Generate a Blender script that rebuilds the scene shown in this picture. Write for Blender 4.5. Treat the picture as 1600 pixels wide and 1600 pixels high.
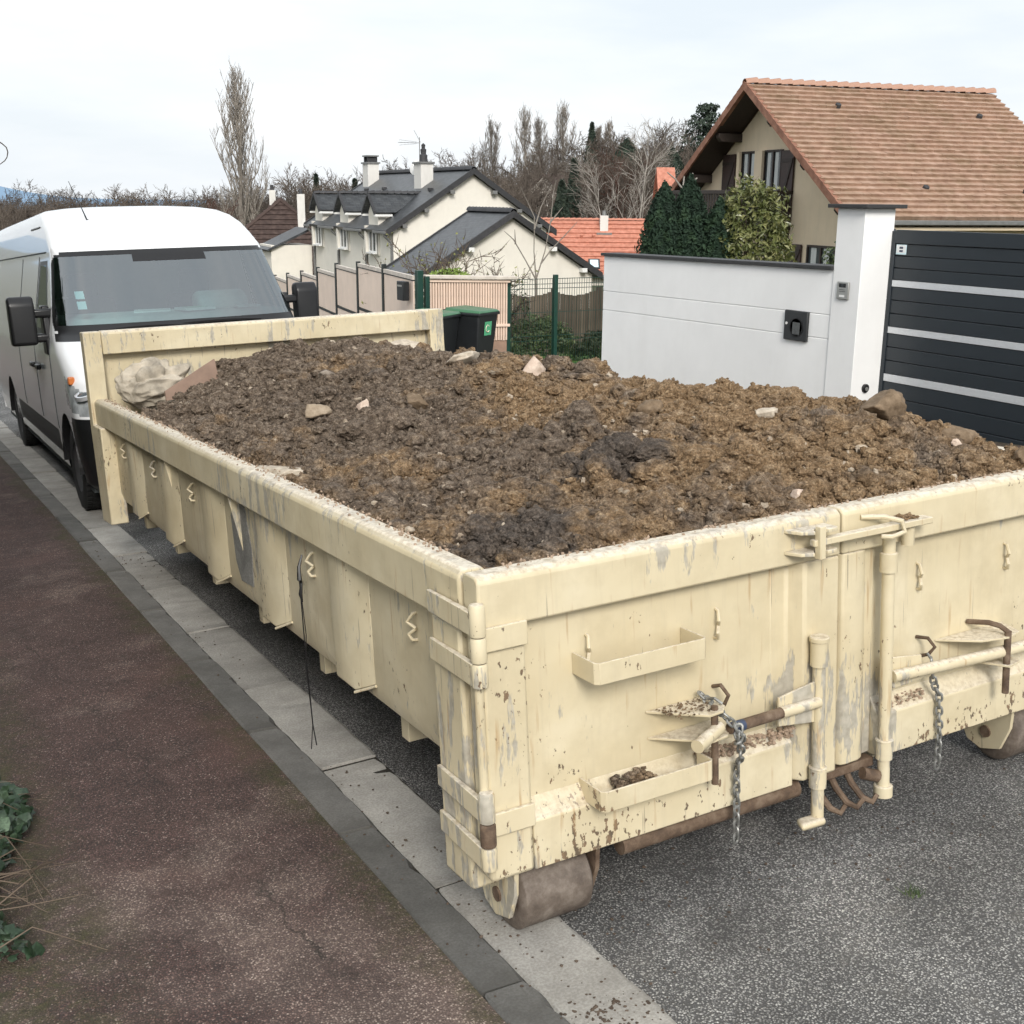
import bpy, bmesh, math, random
import numpy as np
from mathutils import Matrix, Vector
R = math.radians
random.seed(7)
rng = np.random.default_rng(7)
for o in list(bpy.data.objects): bpy.data.objects.remove(o, do_unlink=True)
scene = bpy.context.scene
COL = scene.collection

# ---------------------------------------------------------------- camera, sky, sun, exposure
cam_data = bpy.data.cameras.new('camera')
cam = bpy.data.objects.new('camera', cam_data); COL.objects.link(cam)
cam_data.sensor_fit = 'HORIZONTAL'; cam_data.sensor_width = 36.0; cam_data.lens = 41.34
cam_data.clip_start = 0.05; cam_data.clip_end = 3000
_r, _u, _b = Vector((.874, -.486, .009)), Vector((.118, .23, .966)), Vector((-.471, -.843, .258))
_b.normalize(); _r = (_r - _b*_r.dot(_b)).normalized(); _u = _b.cross(_r)
cam.matrix_world = Matrix(((_r.x, _u.x, _b.x, -1.300), (_r.y, _u.y, _b.y, -2.395), (_r.z, _u.z, _b.z, 1.980), (0, 0, 0, 1)))
scene.camera = cam

SUN_TO = Vector((-.32, -.82, .60)).normalized()          # towards the hazy sun
world = bpy.data.worlds.new('World'); scene.world = world; world.use_nodes = True
wt = world.node_tree; wt.nodes.clear()
w_out = wt.nodes.new('ShaderNodeOutputWorld'); w_bg = wt.nodes.new('ShaderNodeBackground')
w_sky = wt.nodes.new('ShaderNodeTexSky'); w_sky.sky_type = 'NISHITA'; w_sky.sun_disc = False
w_sky.sun_elevation = math.asin(SUN_TO.z); w_sky.sun_rotation = math.atan2(SUN_TO.x, SUN_TO.y)
w_sky.air_density = 1.2; w_sky.dust_density = 3.0
w_mul = wt.nodes.new('ShaderNodeMix'); w_mul.data_type = 'RGBA'; w_mul.blend_type = 'MULTIPLY'; w_mul.inputs[0].default_value = 1
w_mul.inputs[7].default_value = (.09, .09, .09, 1)
w_tc = wt.nodes.new('ShaderNodeTexCoord'); w_mp = wt.nodes.new('ShaderNodeMapping'); w_mp.inputs['Scale'].default_value = (1.0, 1.0, 4.5)
w_no = wt.nodes.new('ShaderNodeTexNoise'); w_no.inputs['Scale'].default_value = 2.2; w_no.inputs['Detail'].default_value = 7; w_no.inputs['Roughness'].default_value = .55
w_rp = wt.nodes.new('ShaderNodeValToRGB'); w_rp.color_ramp.elements[0].position = .32; w_rp.color_ramp.elements[1].position = .66
w_rp.color_ramp.elements[0].color = (.465, .505, .54, 1); w_rp.color_ramp.elements[1].color = (.605, .612, .620, 1)
w_mix = wt.nodes.new('ShaderNodeMix'); w_mix.data_type = 'RGBA'; w_mix.inputs[0].default_value = .93
L = wt.links
L.new(w_tc.outputs['Generated'], w_mp.inputs[0]); L.new(w_mp.outputs[0], w_no.inputs['Vector']); L.new(w_no.outputs['Fac'], w_rp.inputs[0])
L.new(w_sky.outputs[0], w_mul.inputs[6]); L.new(w_mul.outputs[2], w_mix.inputs[6]); L.new(w_rp.outputs[0], w_mix.inputs[7])
L.new(w_mix.outputs[2], w_bg.inputs[0]); w_bg.inputs[1].default_value = .95; L.new(w_bg.outputs[0], w_out.inputs[0])
sun_d = bpy.data.lights.new('sun', 'SUN'); sun_d.energy = 1.5; sun_d.angle = R(20); sun_d.color = (1, .96, .9)
sun = bpy.data.objects.new('sun', sun_d); COL.objects.link(sun)
sun.rotation_euler = SUN_TO.to_track_quat('Z', 'Y').to_euler()
vs = scene.view_settings; vs.view_transform = 'Standard'; vs.look = 'None'; vs.gamma = 1; vs.use_curve_mapping = False; vs.exposure = 0.97
cy = scene.cycles; cy.max_bounces = 4; cy.diffuse_bounces = 2; cy.glossy_bounces = 3; cy.transmission_bounces = 4; cy.transparent_max_bounces = 8; cy.caustics_reflective = cy.caustics_refractive = False; cy.use_adaptive_sampling = True; cy.adaptive_threshold = .03
scene.render.engine = 'CYCLES'; scene.render.resolution_x = scene.render.resolution_y = 1024

# the street falls away from the camera: everything that stands on it is laid out in this tilted frame
ROAD = Matrix(((.99971, .0, -.024, 0), (.00157, .99788, .0650, 0), (.02395, -.0650, .99760, 0), (0, 0, 0, 1)))
_q = ROAD.to_3x3().to_quaternion(); ROAD = _q.to_matrix().to_4x4()
def road_z(x, y): return (.024*x - .065*y)/.9976

# ---------------------------------------------------------------- helpers: nodes
def nd(nt, typ, props=None, **ins):
    n = nt.nodes.new('ShaderNode' + typ)
    for k, v in (props or {}).items(): setattr(n, k, v)
    for k, v in ins.items():
        key = int(k[1:]) if k[0] == 'i' and k[1:].isdigit() else k.replace('_', ' ')
        s = n.inputs[key]
        if isinstance(v, bpy.types.NodeSocket): nt.links.new(v, s)
        else: s.default_value = v
    return n
def c4(c): return (c[0], c[1], c[2], 1) if len(c) == 3 else c
class Mt:
    """small procedural-material builder on object coordinates"""
    def __init__(s, name, rough=.6, metal=0, spec=.5):
        s.m = bpy.data.materials.new(name); s.m.use_nodes = True; s.nt = s.m.node_tree
        s.b = s.nt.nodes['Principled BSDF']; s.b.inputs['Roughness'].default_value = rough; s.b.inputs['Metallic'].default_value = metal
        s.b.inputs['Specular IOR Level'].default_value = spec
        s.co = nd(s.nt, 'TexCoord').outputs['Object']; s.col = None; s.h = None
    def map(s, scale, loc=(0, 0, 0)): return nd(s.nt, 'Mapping', None, Vector=s.co, Scale=scale, Location=loc).outputs[0]
    def noise(s, scale, detail=4, rough=.55, st=None, loc=(0, 0, 0), dist=0):
        v = s.map(st, loc) if st else (s.map((1, 1, 1), loc) if any(loc) else s.co)
        return nd(s.nt, 'TexNoise', None, Vector=v, Scale=scale, Detail=detail, Roughness=rough, Distortion=dist).outputs['Fac']
    def vor(s, scale, feature='F1', out='Distance', st=None, rnd=1):
        v = s.map(st) if st else s.co
        return nd(s.nt, 'TexVoronoi', {'feature': feature}, Vector=v, Scale=scale, Randomness=rnd).outputs[out]
    def ramp(s, fac, stops, mode='LINEAR'):
        n = nd(s.nt, 'ValToRGB', None, Fac=fac); r = n.color_ramp; r.interpolation = mode
        while len(r.elements) < len(stops): r.elements.new(.5)
        for e, (p, c) in zip(r.elements, stops): e.position = p; e.color = c4(c) if not isinstance(c, (int, float)) else (c, c, c, 1)
        return n.outputs[0]
    def mix(s, fac, a, b, blend='MIX'):
        n = nd(s.nt, 'Mix', {'data_type': 'RGBA', 'blend_type': blend})
        for i, v in ((0, fac), (6, a), (7, b)):
            if isinstance(v, bpy.types.NodeSocket): s.nt.links.new(v, n.inputs[i])
            else: n.inputs[i].default_value = v if i == 0 else c4(v)
        return n.outputs[2]
    def math(s, op, a, b=0.0, clamp=False):
        n = nd(s.nt, 'Math', {'operation': op, 'use_clamp': clamp})
        for i, v in enumerate((a, b)):
            if isinstance(v, bpy.types.NodeSocket): s.nt.links.new(v, n.inputs[i])
            else: n.inputs[i].default_value = v
        return n.outputs[0]
    def xyz(s): return nd(s.nt, 'SeparateXYZ', None, Vector=s.co).outputs
    def upness(s): return nd(s.nt, 'SeparateXYZ', None, Vector=nd(s.nt, 'NewGeometry').outputs['Normal']).outputs['Z']
    def rnd(s): return nd(s.nt, 'ObjectInfo').outputs['Random']
    def done(s, col=None, h=None, strength=.3, dist=.01, rough=None):
        if col is not None:
            if isinstance(col, bpy.types.NodeSocket): s.nt.links.new(col, s.b.inputs['Base Color'])
            else: s.b.inputs['Base Color'].default_value = c4(col)
        if rough is not None: s.nt.links.new(rough, s.b.inputs['Roughness'])
        if h is not None:
            bm = nd(s.nt, 'Bump', None, Height=h, Strength=strength, Distance=dist)
            s.nt.links.new(bm.outputs[0], s.b.inputs['Normal'])
        return s.m
def plain(name, col, rough=.6, var=.18, scale=6, metal=0, bump=0, bscale=40, spec=.5, st=None, rv=0):
    m = Mt(name, rough, metal, spec)
    c = m.ramp(m.noise(scale, 5, .6, st), [(.3, tuple(x*(1-var) for x in col)), (.7, tuple(min(1, x*(1+var)) for x in col))])
    if rv: c = m.mix(1.0, c, m.ramp(m.rnd(), [(0, 1-rv), (1, 1+rv)]), 'MULTIPLY')
    return m.done(c, m.noise(bscale, 6) if bump else None, bump)

# ---------------------------------------------------------------- helpers: meshes and objects
class MB:
    def __init__(s): s.v = []; s.f = []
    def add(s, vs_, fs):
        n = len(s.v); s.v += [tuple(map(float, p)) for p in vs_]; s.f += [tuple(i+n for i in f) for f in fs]; return s
    def box(s, a, b):
        (x0, y0, z0), (x1, y1, z1) = a, b
        return s.add([(x0,y0,z0),(x1,y0,z0),(x1,y1,z0),(x0,y1,z0),(x0,y0,z1),(x1,y0,z1),(x1,y1,z1),(x0,y1,z1)],
                     [(3,2,1,0),(4,5,6,7),(0,1,5,4),(1,2,6,5),(2,3,7,6),(3,0,4,7)])
    def hexa(s, p):   # 8 corners, bottom ring then top ring
        return s.add(p, [(3,2,1,0),(4,5,6,7),(0,1,5,4),(1,2,6,5),(2,3,7,6),(3,0,4,7)])
    def prism(s, poly, ax, a, b):   # polygon in the two other axes, swept along ax
        n = len(poly)
        def P(q, t):
            l = list(q); l.insert(ax, t); return l
        return s.add([P(q, a) for q in poly] + [P(q, b) for q in poly],
                     [tuple(range(n-1, -1, -1)), tuple(range(n, 2*n))] + [(i, (i+1) % n, (i+1) % n+n, i+n) for i in range(n)])
    def tube(s, pts, r, n=8, cap=True, closed=False):
        pts = [Vector(p) for p in pts]; k = len(pts); rs = r if hasattr(r, '__len__') else [r]*k
        rings = []; prev = None
        for i, p in enumerate(pts):
            if closed: t = pts[(i+1) % k]-pts[i-1]
            else: t = pts[min(i+1, k-1)]-pts[max(i-1, 0)]
            t.normalize()
            if prev is None: a = t.orthogonal().normalized()
            else:
                a = prev - t*prev.dot(t)
                a = a.normalized() if a.length > 1e-6 else t.orthogonal().normalized()
            prev = a; b = t.cross(a)
            rings.append([p + (a*math.cos(2*math.pi*j/n)+b*math.sin(2*math.pi*j/n))*rs[i] for j in range(n)])
        vs_ = [q for rg in rings for q in rg]; fs = []
        for i in range(k if closed else k-1):
            for j in range(n):
                a0 = i*n; b0 = ((i+1) % k)*n; fs.append((a0+j, a0+(j+1) % n, b0+(j+1) % n, b0+j))
        if cap and not closed: fs += [tuple(range(n-1, -1, -1)), tuple((k-1)*n+j for j in range(n))]
        return s.add(vs_, fs)
    def cyl(s, p0, p1, r, n=16): return s.tube([p0, p1], r, n)
    def lathe(s, prof, n=20, axis=(0, 0, 1), origin=(0, 0, 0)):
        q = Vector((0, 0, 1)).rotation_difference(Vector(axis)).to_matrix(); o = Vector(origin)
        vs_ = [o + q @ Vector((r*math.cos(2*math.pi*j/n), r*math.sin(2*math.pi*j/n), z)) for r, z in prof for j in range(n)]
        fs = [(i*n+j, i*n+(j+1) % n, (i+1)*n+(j+1) % n, (i+1)*n+j) for i in range(len(prof)-1) for j in range(n)]
        return s.add(vs_, fs)
    def build(s, name, mat, parent=None, bevel=0, smooth=False, seg=2, M=None, auto=40):
        me = bpy.data.meshes.new(name); me.from_pydata(s.v, [], s.f); me.update()
        if mat: me.materials.append(mat)
        o = bpy.data.objects.new(name, me); COL.objects.link(o)
        if parent: o.parent = parent
        if M is not None: o.matrix_world = M
        if bevel:
            b = o.modifiers.new('bevel', 'BEVEL'); b.width = bevel; b.segments = seg; b.limit_method = 'ANGLE'; b.angle_limit = R(35)
        if smooth or bevel:
            me.polygons.foreach_set('use_smooth', [True]*len(me.polygons)); me.set_sharp_from_angle(angle=R(auto))
        return o
def np_mesh(name, V, F, mat, parent=None, M=None, smooth=True):
    me = bpy.data.meshes.new(name); V = np.asarray(V, np.float32); F = np.asarray(F, np.int32); k = F.shape[1]
    me.vertices.add(len(V)); me.vertices.foreach_set('co', V.ravel())
    me.loops.add(F.size); me.loops.foreach_set('vertex_index', F.ravel())
    me.polygons.add(len(F)); me.polygons.foreach_set('loop_start', np.arange(0, F.size, k, dtype=np.int32))
    me.polygons.foreach_set('use_smooth', np.full(len(F), smooth, dtype=bool)); me.update(calc_edges=True)
    if mat: me.materials.append(mat)
    o = bpy.data.objects.new(name, me); COL.objects.link(o)
    if parent: o.parent = parent
    if M is not None: o.matrix_world = M
    return o
def tag(o, label, cat, group=None, kind=None):
    o['label'] = label; o['category'] = cat
    if group: o['group'] = group
    if kind: o['kind'] = kind
    return o
def struct(o, label=None):
    o['kind'] = 'structure'
    if label: o['label'] = label
    return o
def thing(name, label, cat, M=None, group=None):
    o = bpy.data.objects.new(name, None); COL.objects.link(o); o.empty_display_size = .2
    if M is not None: o.matrix_world = M
    return tag(o, label, cat, group)
def kids(o): return list(o.children)
def copy_tree(o, parent=None, M=None):
    c = o.copy(); COL.objects.link(c); c.parent = parent
    if M is not None: c.matrix_world = M
    for ch in kids(o): copy_tree(ch, c)
    return c
def link_copy(o, parent, M=None):
    c = o.copy(); COL.objects.link(c); c.parent = parent
    if M is not None: c.matrix_basis = M
    return c
def T(x, y, z, rz=0, s=1):
    m = Matrix.Translation((x, y, z)) @ Matrix.Rotation(rz, 4, 'Z')
    return m @ Matrix.Scale(s, 4) if s != 1 else m

# numpy gradient noise
_perm = rng.permutation(512); _perm = np.concatenate([_perm, _perm, _perm])
_grad = rng.normal(size=(512, 3)); _grad /= np.linalg.norm(_grad, axis=1)[:, None]
def pnoise(p):
    p = np.asarray(p, float); i = np.floor(p).astype(int); f = p-i; i &= 255; u = f*f*f*(f*(f*6-15)+10); out = 0
    for dx in (0, 1):
        for dy in (0, 1):
            for dz in (0, 1):
                g = _grad[_perm[_perm[_perm[(i[..., 0]+dx) & 255]+((i[..., 1]+dy) & 255)]+((i[..., 2]+dz) & 255)]]
                w = (u[..., 0] if dx else 1-u[..., 0])*(u[..., 1] if dy else 1-u[..., 1])*(u[..., 2] if dz else 1-u[..., 2])
                out = out + w*((f[..., 0]-dx)*g[..., 0]+(f[..., 1]-dy)*g[..., 1]+(f[..., 2]-dz)*g[..., 2])
    return out
def fbm(p, o=4, g=.5):
    t = 0; a = 1.
    for k in range(o): t = t + a*pnoise(np.asarray(p)*2**k + 17.3*k); a *= g
    return t
def bulge(m, z): return m
# ---------------------------------------------------------------- materials
def m_skip():
    m = Mt('cream_skip_paint', .5)
    o = m.xyz()
    base = m.ramp(m.noise(2.2, 4, .6), [(.3, (.59, .50, .325)), (.55, (.665, .58, .40)), (.75, (.72, .645, .475))])
    # soft grime running down
    run = m.ramp(m.noise(11, 4, .65, (3, 3, .30)), [(.52, 0.), (.80, .30)])
    base = m.mix(run, base, (.46, .40, .28))
    blot = m.ramp(m.noise(4.5, 5, .65, None, (6, 2, 3)), [(.46, 0.), (.72, .62)])
    base = m.mix(blot, base, (.50, .42, .27))
    # scrapes down to grey primer, worst where the two doors meet
    meet = m.ramp(m.math('ABSOLUTE', m.math('SUBTRACT', o[0], 1.27)), [(.06, 1.16), (.30, 1.)])
    sc = m.ramp(m.math('MULTIPLY', m.math('MULTIPLY', m.noise(13, 4, .7, (1.5, 1.5, .32), (3, 1, 7)), m.ramp(m.noise(1.9, 2, .5, None, (5, 2, 9)), [(.38, .7), (.64, 1.2)])), meet), [(.590, 0.), (.645, 1.)])
    base = m.mix(m.math('MULTIPLY', sc, .8), base, m.ramp(m.noise(40, 2), [(.3, (.28, .26, .225)), (.7, (.46, .435, .38))]))
    # rust-brown chips, thick along the lower edges
    low = m.ramp(o[2], [(.235, 1.13), (.34, .98)])
    ch = m.ramp(m.math('MULTIPLY', m.math('MULTIPLY', m.noise(62, 4, .60, (1, 1, .55)), m.ramp(m.noise(3.4, 3, .6, None, (9, 4, 1)), [(.38, .80), (.68, 1.18)])), low), [(.660, 0.), (.685, 1.)])
    base = m.mix(m.math('MULTIPLY', ch, .9), base, m.ramp(m.noise(25, 2), [(.4, (.075, .050, .034)), (.6, (.19, .115, .065))]))
    st = m.ramp(m.noise(20, 3, .5, (2.2, 2.2, .20), (1, 6, 3)), [(.63, 0.), (.75, .65)])
    base = m.mix(st, base, (.42, .27, .13))
    sr = m.nt.nodes.new('ShaderNodeMapping'); m.nt.links.new(m.co, sr.inputs[0]); sr.inputs['Rotation'].default_value = (.5, .35, .9); sr.inputs['Scale'].default_value = (14, 14, .5)
    scr = m.ramp(nd(m.nt, 'TexNoise', None, Vector=sr.outputs[0], Scale=5., Detail=2.).outputs['Fac'], [(.70, 0.), (.73, .7)])
    base = m.mix(scr, base, (.30, .25, .18))
    # pale dust on every ledge
    up = m.ramp(m.upness(), [(.55, 0.), (.85, 1.)])
    dust = m.mix(m.ramp(m.noise(48, 4, .7), [(.42, 0.), (.66, 1.)]), (.74, .68, .58), (.38, .31, .235))
    base = m.mix(m.math('MULTIPLY', up, .70), base, dust)
    h = m.math('SUBTRACT', m.math('ADD', m.math('MULTIPLY', m.noise(14, 3, .6), .5), m.math('MULTIPLY', m.noise(2.7, 2, .5, None, (4, 4, 4)), 4.)), m.math('MULTIPLY', m.math('ADD', ch, sc), .5))
    return m.done(base, h, .4, .006, m.ramp(m.noise(12, 2), [(.3, .38), (.7, .62)]))
def m_rust(name, a, b, c, rough=.8):
    m = Mt(name, rough)
    col = m.ramp(m.noise(18, 8, .7), [(.3, a), (.5, b), (.7, c)])
    return m.done(col, m.noise(60, 6, .7), .5, .006)
def m_asphalt():
    m = Mt('worn_asphalt', .85)
    cell = nd(m.nt, 'TexVoronoi', {'feature': 'F1'}, Vector=m.co, Scale=150.).outputs
    cell2 = nd(m.nt, 'TexVoronoi', {'feature': 'F1'}, Vector=m.co, Scale=330.).outputs
    v = nd(m.nt, 'SeparateColor', None, Color=cell['Color']).outputs[0]; v2 = nd(m.nt, 'SeparateColor', None, Color=cell2['Color']).outputs[1]
    stone = m.mix(.5, m.ramp(v, [(.0, (.03, .03, .031)), (.40, (.075, .074, .073)), (.72, (.17, .167, .16)), (1, (.40, .39, .37))]),
                  m.ramp(v2, [(.0, (.03, .03, .03)), (.5, (.12, .118, .115)), (1, (.46, .45, .42))]))
    binder = m.ramp(cell['Distance'], [(.34, 1.), (.62, 0.)])
    col = m.mix(binder, (.046, .045, .044), stone)
    col = m.mix(1., col, m.ramp(m.noise(1.4, 4, .65), [(.33, 1.4), (.52, 2.0), (.68, 2.8)]), 'MULTIPLY')
    patch = m.ramp(m.noise(2.6, 5, .7, None, (4, 1, 2)), [(.56, 0.), (.74, .5)])
    col = m.mix(patch, col, m.mix(v2, (.12, .11, .095), (.30, .28, .25)))
    damp = m.ramp(m.noise(1.1, 4, .6, None, (9, 9, 1)), [(.56, 0.), (.66, .45)])
    col = m.mix(damp, col, m.mix(v, (.03, .03, .03), (.10, .098, .095)))
    return m.done(col, m.math('ADD', binder, m.math('MULTIPLY', v2, .5)), .8, .006)
def m_walk():
    m = Mt('reddish_pavement_asphalt', .9)
    cell = nd(m.nt, 'TexVoronoi', {'feature': 'F1'}, Vector=m.co, Scale=165.).outputs
    v = nd(m.nt, 'SeparateColor', None, Color=cell['Color']).outputs[0]
    fine = m.noise(330, 2, .6)
    stone = m.ramp(v, [(0, (.054, .031, .029)), (.55, (.115, .070, .062)), (.90, (.175, .116, .102)), (1, (.36, .30, .27))])
    binder = m.ramp(cell['Distance'], [(.35, 1.), (.62, 0.)])
    col = m.mix(binder, (.048, .036, .034), stone)
    worn_lit = m.mix(binder, (.145, .112, .10), m.ramp(v, [(0, (.11, .085, .078)), (.6, (.25, .205, .18)), (1, (.52, .46, .41))]))
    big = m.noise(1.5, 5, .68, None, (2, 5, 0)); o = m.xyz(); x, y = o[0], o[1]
    near = m.ramp(m.math('MULTIPLY', y, .4), [(.20, .16), (.62, 0.)])          # lower end painted lighter to stand in for brighter light there
    col = m.mix(m.ramp(m.math('ADD', big, near), [(.56, 0.), (.76, .75)]), col, worn_lit)
    col = m.mix(1., col, m.ramp(m.noise(5.5, 4, .7, None, (1, 1, 8)), [(.3, .74), (.7, 1.30)]), 'MULTIPLY')
    col = m.mix(1., col, (1.02, .95, .90), 'MULTIPLY')
    col = m.mix(1., col, m.ramp(fine, [(.3, .65), (.7, 1.35)]), 'MULTIPLY')
    red = m.ramp(m.noise(1.3, 4, .6, None, (7, 3, 2)), [(.52, 0.), (.74, .35)])
    col = m.mix(red, col, (.19, .10, .08))
    wob = m.math('MULTIPLY', m.math('SUBTRACT', m.noise(2.6, 5, .7), .5), .40)
    kerbm = m.ramp(m.math('ADD', m.math('ADD', x, .34), wob), [(.08, 0.), (.20, .95)])
    edge = m.ramp(m.math('ADD', m.math('SUBTRACT', -.78, x), wob), [(.02, 0.), (.22, .9)])
    mossf = m.math('MULTIPLY', m.math('MAXIMUM', kerbm, edge), m.ramp(m.noise(13, 5, .75), [(.36, 0.), (.60, 1.)]))
    moss = m.ramp(m.noise(70, 3, .7), [(.3, (.020, .021, .009)), (.7, (.085, .082, .030))])
    col = m.mix(m.math('MULTIPLY', mossf, .85), col, moss)
    crack = m.ramp(m.math('ABSOLUTE', m.math('SUBTRACT', m.math('ADD', m.math('ADD', x, m.math('MULTIPLY', y, .10)), m.math('MULTIPLY', m.math('SUBTRACT', m.noise(4.5, 5, .7, None, (3, 3, 3)), .5), .22)), -.37)), [(.002, 1.), (.010, 0.)])
    col = m.mix(m.math('MULTIPLY', crack, m.ramp(m.noise(1.6, 3), [(.45, 0.), (.6, .8)])), col, (.018, .015, .012))
    return m.done(col, m.math('ADD', binder, m.math('MULTIPLY', mossf, .9)), .7, .005)
def m_concrete(name, a, b, rv=.2, stain=(.07, .065, .055)):
    m = Mt(name, .9)
    col = m.ramp(m.noise(5, 7, .7), [(.3, a), (.7, b)])
    col = m.mix(m.ramp(m.noise(120, 3, .6), [(.42, .35), (.6, 0.)]), col, stain)
    col = m.mix(m.ramp(m.noise(2.3, 6, .7, None, (3, 8, 1)), [(.5, 0.), (.75, .6)]), col, stain)
    col = m.mix(1., col, m.ramp(m.rnd(), [(0, 1-rv), (1, 1+rv)]), 'MULTIPLY')
    return m.done(col, m.noise(90, 6, .7), .35, .004)
def m_soil():
    m = Mt('turned_earth', .95, 0, .25)
    big = m.noise(1.5, 3, .6, None, (3, 1, 0)); mid = m.noise(9, 4, .65); fine = m.noise(34, 4, .72); o = m.xyz()
    dark = m.ramp(fine, [(.28, (.058, .043, .032)), (.5, (.155, .118, .088)), (.72, (.34, .275, .21))])
    ochre = m.ramp(fine, [(.28, (.110, .068, .035)), (.5, (.255, .170, .096)), (.72, (.42, .31, .195))])
    tone = m.math('ADD', m.math('ADD', m.math('MULTIPLY', big, .7), m.math('MULTIPLY', mid, .3)), m.math('ADD', m.math('MULTIPLY', o[1], -.040), .045))
    tone = m.math('ADD', tone, m.math('MULTIPLY', o[0], .055))
    col = m.mix(m.ramp(tone, [(.49, 0.), (.60, 1.)]), dark, ochre)
    def spot(x, y, r):
        d = m.math('SQRT', m.math('ADD', m.math('POWER', m.math('SUBTRACT', o[0], x), 2.), m.math('POWER', m.math('SUBTRACT', o[1], y), 2.)))
        return m.ramp(m.math('ADD', d, m.math('MULTIPLY', m.math('SUBTRACT', mid, .5), .35)), [(r*.6, .9), (r, 0.)])
    blk = m.math('MAXIMUM', spot(.96, .80, .24), spot(.36, .40, .25))
    blk = m.math('MAXIMUM', blk, m.ramp(m.noise(3.1, 3, .6, None, (8, 3, 4)), [(.62, 0.), (.70, .6)]))
    col = m.mix(blk, col, m.ramp(fine, [(.3, (.042, .035, .030)), (.7, (.155, .128, .108))]))
    col = m.mix(1., col, m.ramp(m.noise(150, 3, .7, None, (6, 1, 2)), [(.32, .55), (.5, 1.0), (.68, 1.6)]), 'MULTIPLY')
    pale = m.ramp(m.noise(15, 3, .6, None, (2, 9, 5)), [(.66, 0.), (.74, .7)])
    col = m.mix(pale, col, (.46, .40, .32))
    return m.done(col, m.noise(95, 5, .75), 1., .012)
def m_stone(name, a, b):
    m = Mt(name, .9, 0, .3)
    col = m.ramp(m.noise(25, 6, .7), [(.3, a), (.65, b)])
    col = m.mix(m.ramp(m.noise(12, 4, .6, None, (4, 4, 1)), [(.55, 0.), (.7, .6)]), col, (.16, .11, .07))
    return m.done(col, m.noise(60, 6, .7), .5, .01)
def m_render(name, col, dirt=.12, bs=180):
    m = Mt(name, .9, 0, .2)
    c = m.ramp(m.noise(1.5, 5, .6), [(.3, tuple(x*.92 for x in col)), (.7, col)])
    c = m.mix(m.ramp(m.noise(3, 6, .7, (1, 1, .2)), [(.5, 0.), (.8, dirt)]), c, (.30, .27, .22))
    return m.done(c, m.noise(bs, 3, .6), .25, .004)
def m_tile(name, a, b, c, rv=.12, moss=.0):
    m = Mt(name, .8, 0, .3)
    col = m.ramp(m.noise(3.1, 3, .5, (1.2, 1.2, 1.2)), [(.3, a), (.5, b), (.7, c)])
    fl = nd(m.nt, 'TexVoronoi', {'feature': 'F1'}, Vector=m.co, Scale=3.2).outputs['Color']
    col = m.mix(.22, col, m.mix(1., col, m.ramp(nd(m.nt, 'SeparateColor', None, Color=fl).outputs[0], [(0, .7), (1, 1.35)]), 'MULTIPLY'))
    if moss: col = m.mix(m.ramp(m.noise(.9, 6, .7), [(.46, 0.), (.68, moss)]), col, (.17, .125, .06))
    return m.done(col, m.noise(30, 4), .3, .01)
def m_slate(name, a, b):
    m = Mt(name, .38, 0, .5)
    br = nd(m.nt, 'TexBrick', {'offset': .5}, Vector=m.co, Color1=c4(a), Color2=c4(b), Mortar=(.012, .013, .015, 1), Scale=1., Mortar_Size=.012, Brick_Width=.30, Row_Height=.13)
    br.inputs['Bias'].default_value = 0
    col = m.mix(m.ramp(m.noise(2.5, 5, .6), [(.4, 0.), (.75, .5)]), br.outputs['Color'], (.10, .105, .105))
    return m.done(col, br.outputs['Fac'], -.5, .02)
def m_glass(name, tint, ior=1.5, rough=.02):
    m = bpy.data.materials.new(name); m.use_nodes = True; nt = m.node_tree; nt.nodes.clear()
    out = nd(nt, 'OutputMaterial'); tr = nd(nt, 'BsdfTransparent', None, Color=c4(tint)); gl = nd(nt, 'BsdfGlossy', None, Color=(.9, .95, .97, 1), Roughness=rough)
    fr = nd(nt, 'Fresnel', None, IOR=ior); mx = nd(nt, 'MixShader', None, i0=fr.outputs[0], i1=tr.outputs[0], i2=gl.outputs[0]); nt.links.new(mx.outputs[0], out.inputs[0])
    return m
def m_bark(name, a, b):
    m = Mt(name, .95, 0, .1); c = m.ramp(m.noise(1.2, 4, .6), [(.3, a), (.7, b)]); c = m.mix(1., c, m.ramp(m.rnd(), [(0, .75), (1, 1.25)]), 'MULTIPLY'); return m.done(c)
def m_leaf(name, a, b, c, rough=.5, scale=3.):
    m = Mt(name, rough, 0, .4)
    col = m.ramp(m.noise(scale, 3, .6), [(.3, a), (.5, b), (.7, c)])
    col = m.mix(.55, col, m.mix(1., col, m.ramp(m.noise(scale*14, 2), [(.3, .4), (.7, 1.7)]), 'MULTIPLY'))
    m.b.inputs['Subsurface Weight'].default_value = 0
    return m.done(col)
SKIP = m_skip()
RUST = m_rust('rusty_steel', (.055, .036, .025), (.13, .085, .055), (.23, .17, .12))
ROLL = m_rust('worn_roller_steel', (.075, .056, .044), (.145, .115, .092), (.25, .21, .175), .6)
CHAIN = m_rust('galvanised_chain', (.10, .10, .095), (.26, .26, .245), (.42, .42, .40), .45); CHAIN.node_tree.nodes['Principled BSDF'].inputs['Metallic'].default_value = .6
BLUE = plain('chipped_blue_paint', (.035, .05, .09), .5, .5, 40)
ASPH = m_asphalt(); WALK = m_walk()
KERB = m_concrete('dark_kerb_concrete', (.095, .092, .086), (.19, .184, .172), .25)
GUTT = m_concrete('pale_gutter_concrete', (.29, .278, .255), (.47, .452, .415), .20, (.15, .138, .12))
SOIL = m_soil(); JOINT = plain('dirty_joint', (.030, .026, .020), 1, .4, 30)
WHITE_R = m_render('white_wall_render', (.92, .92, .91), .07, 120)
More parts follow.
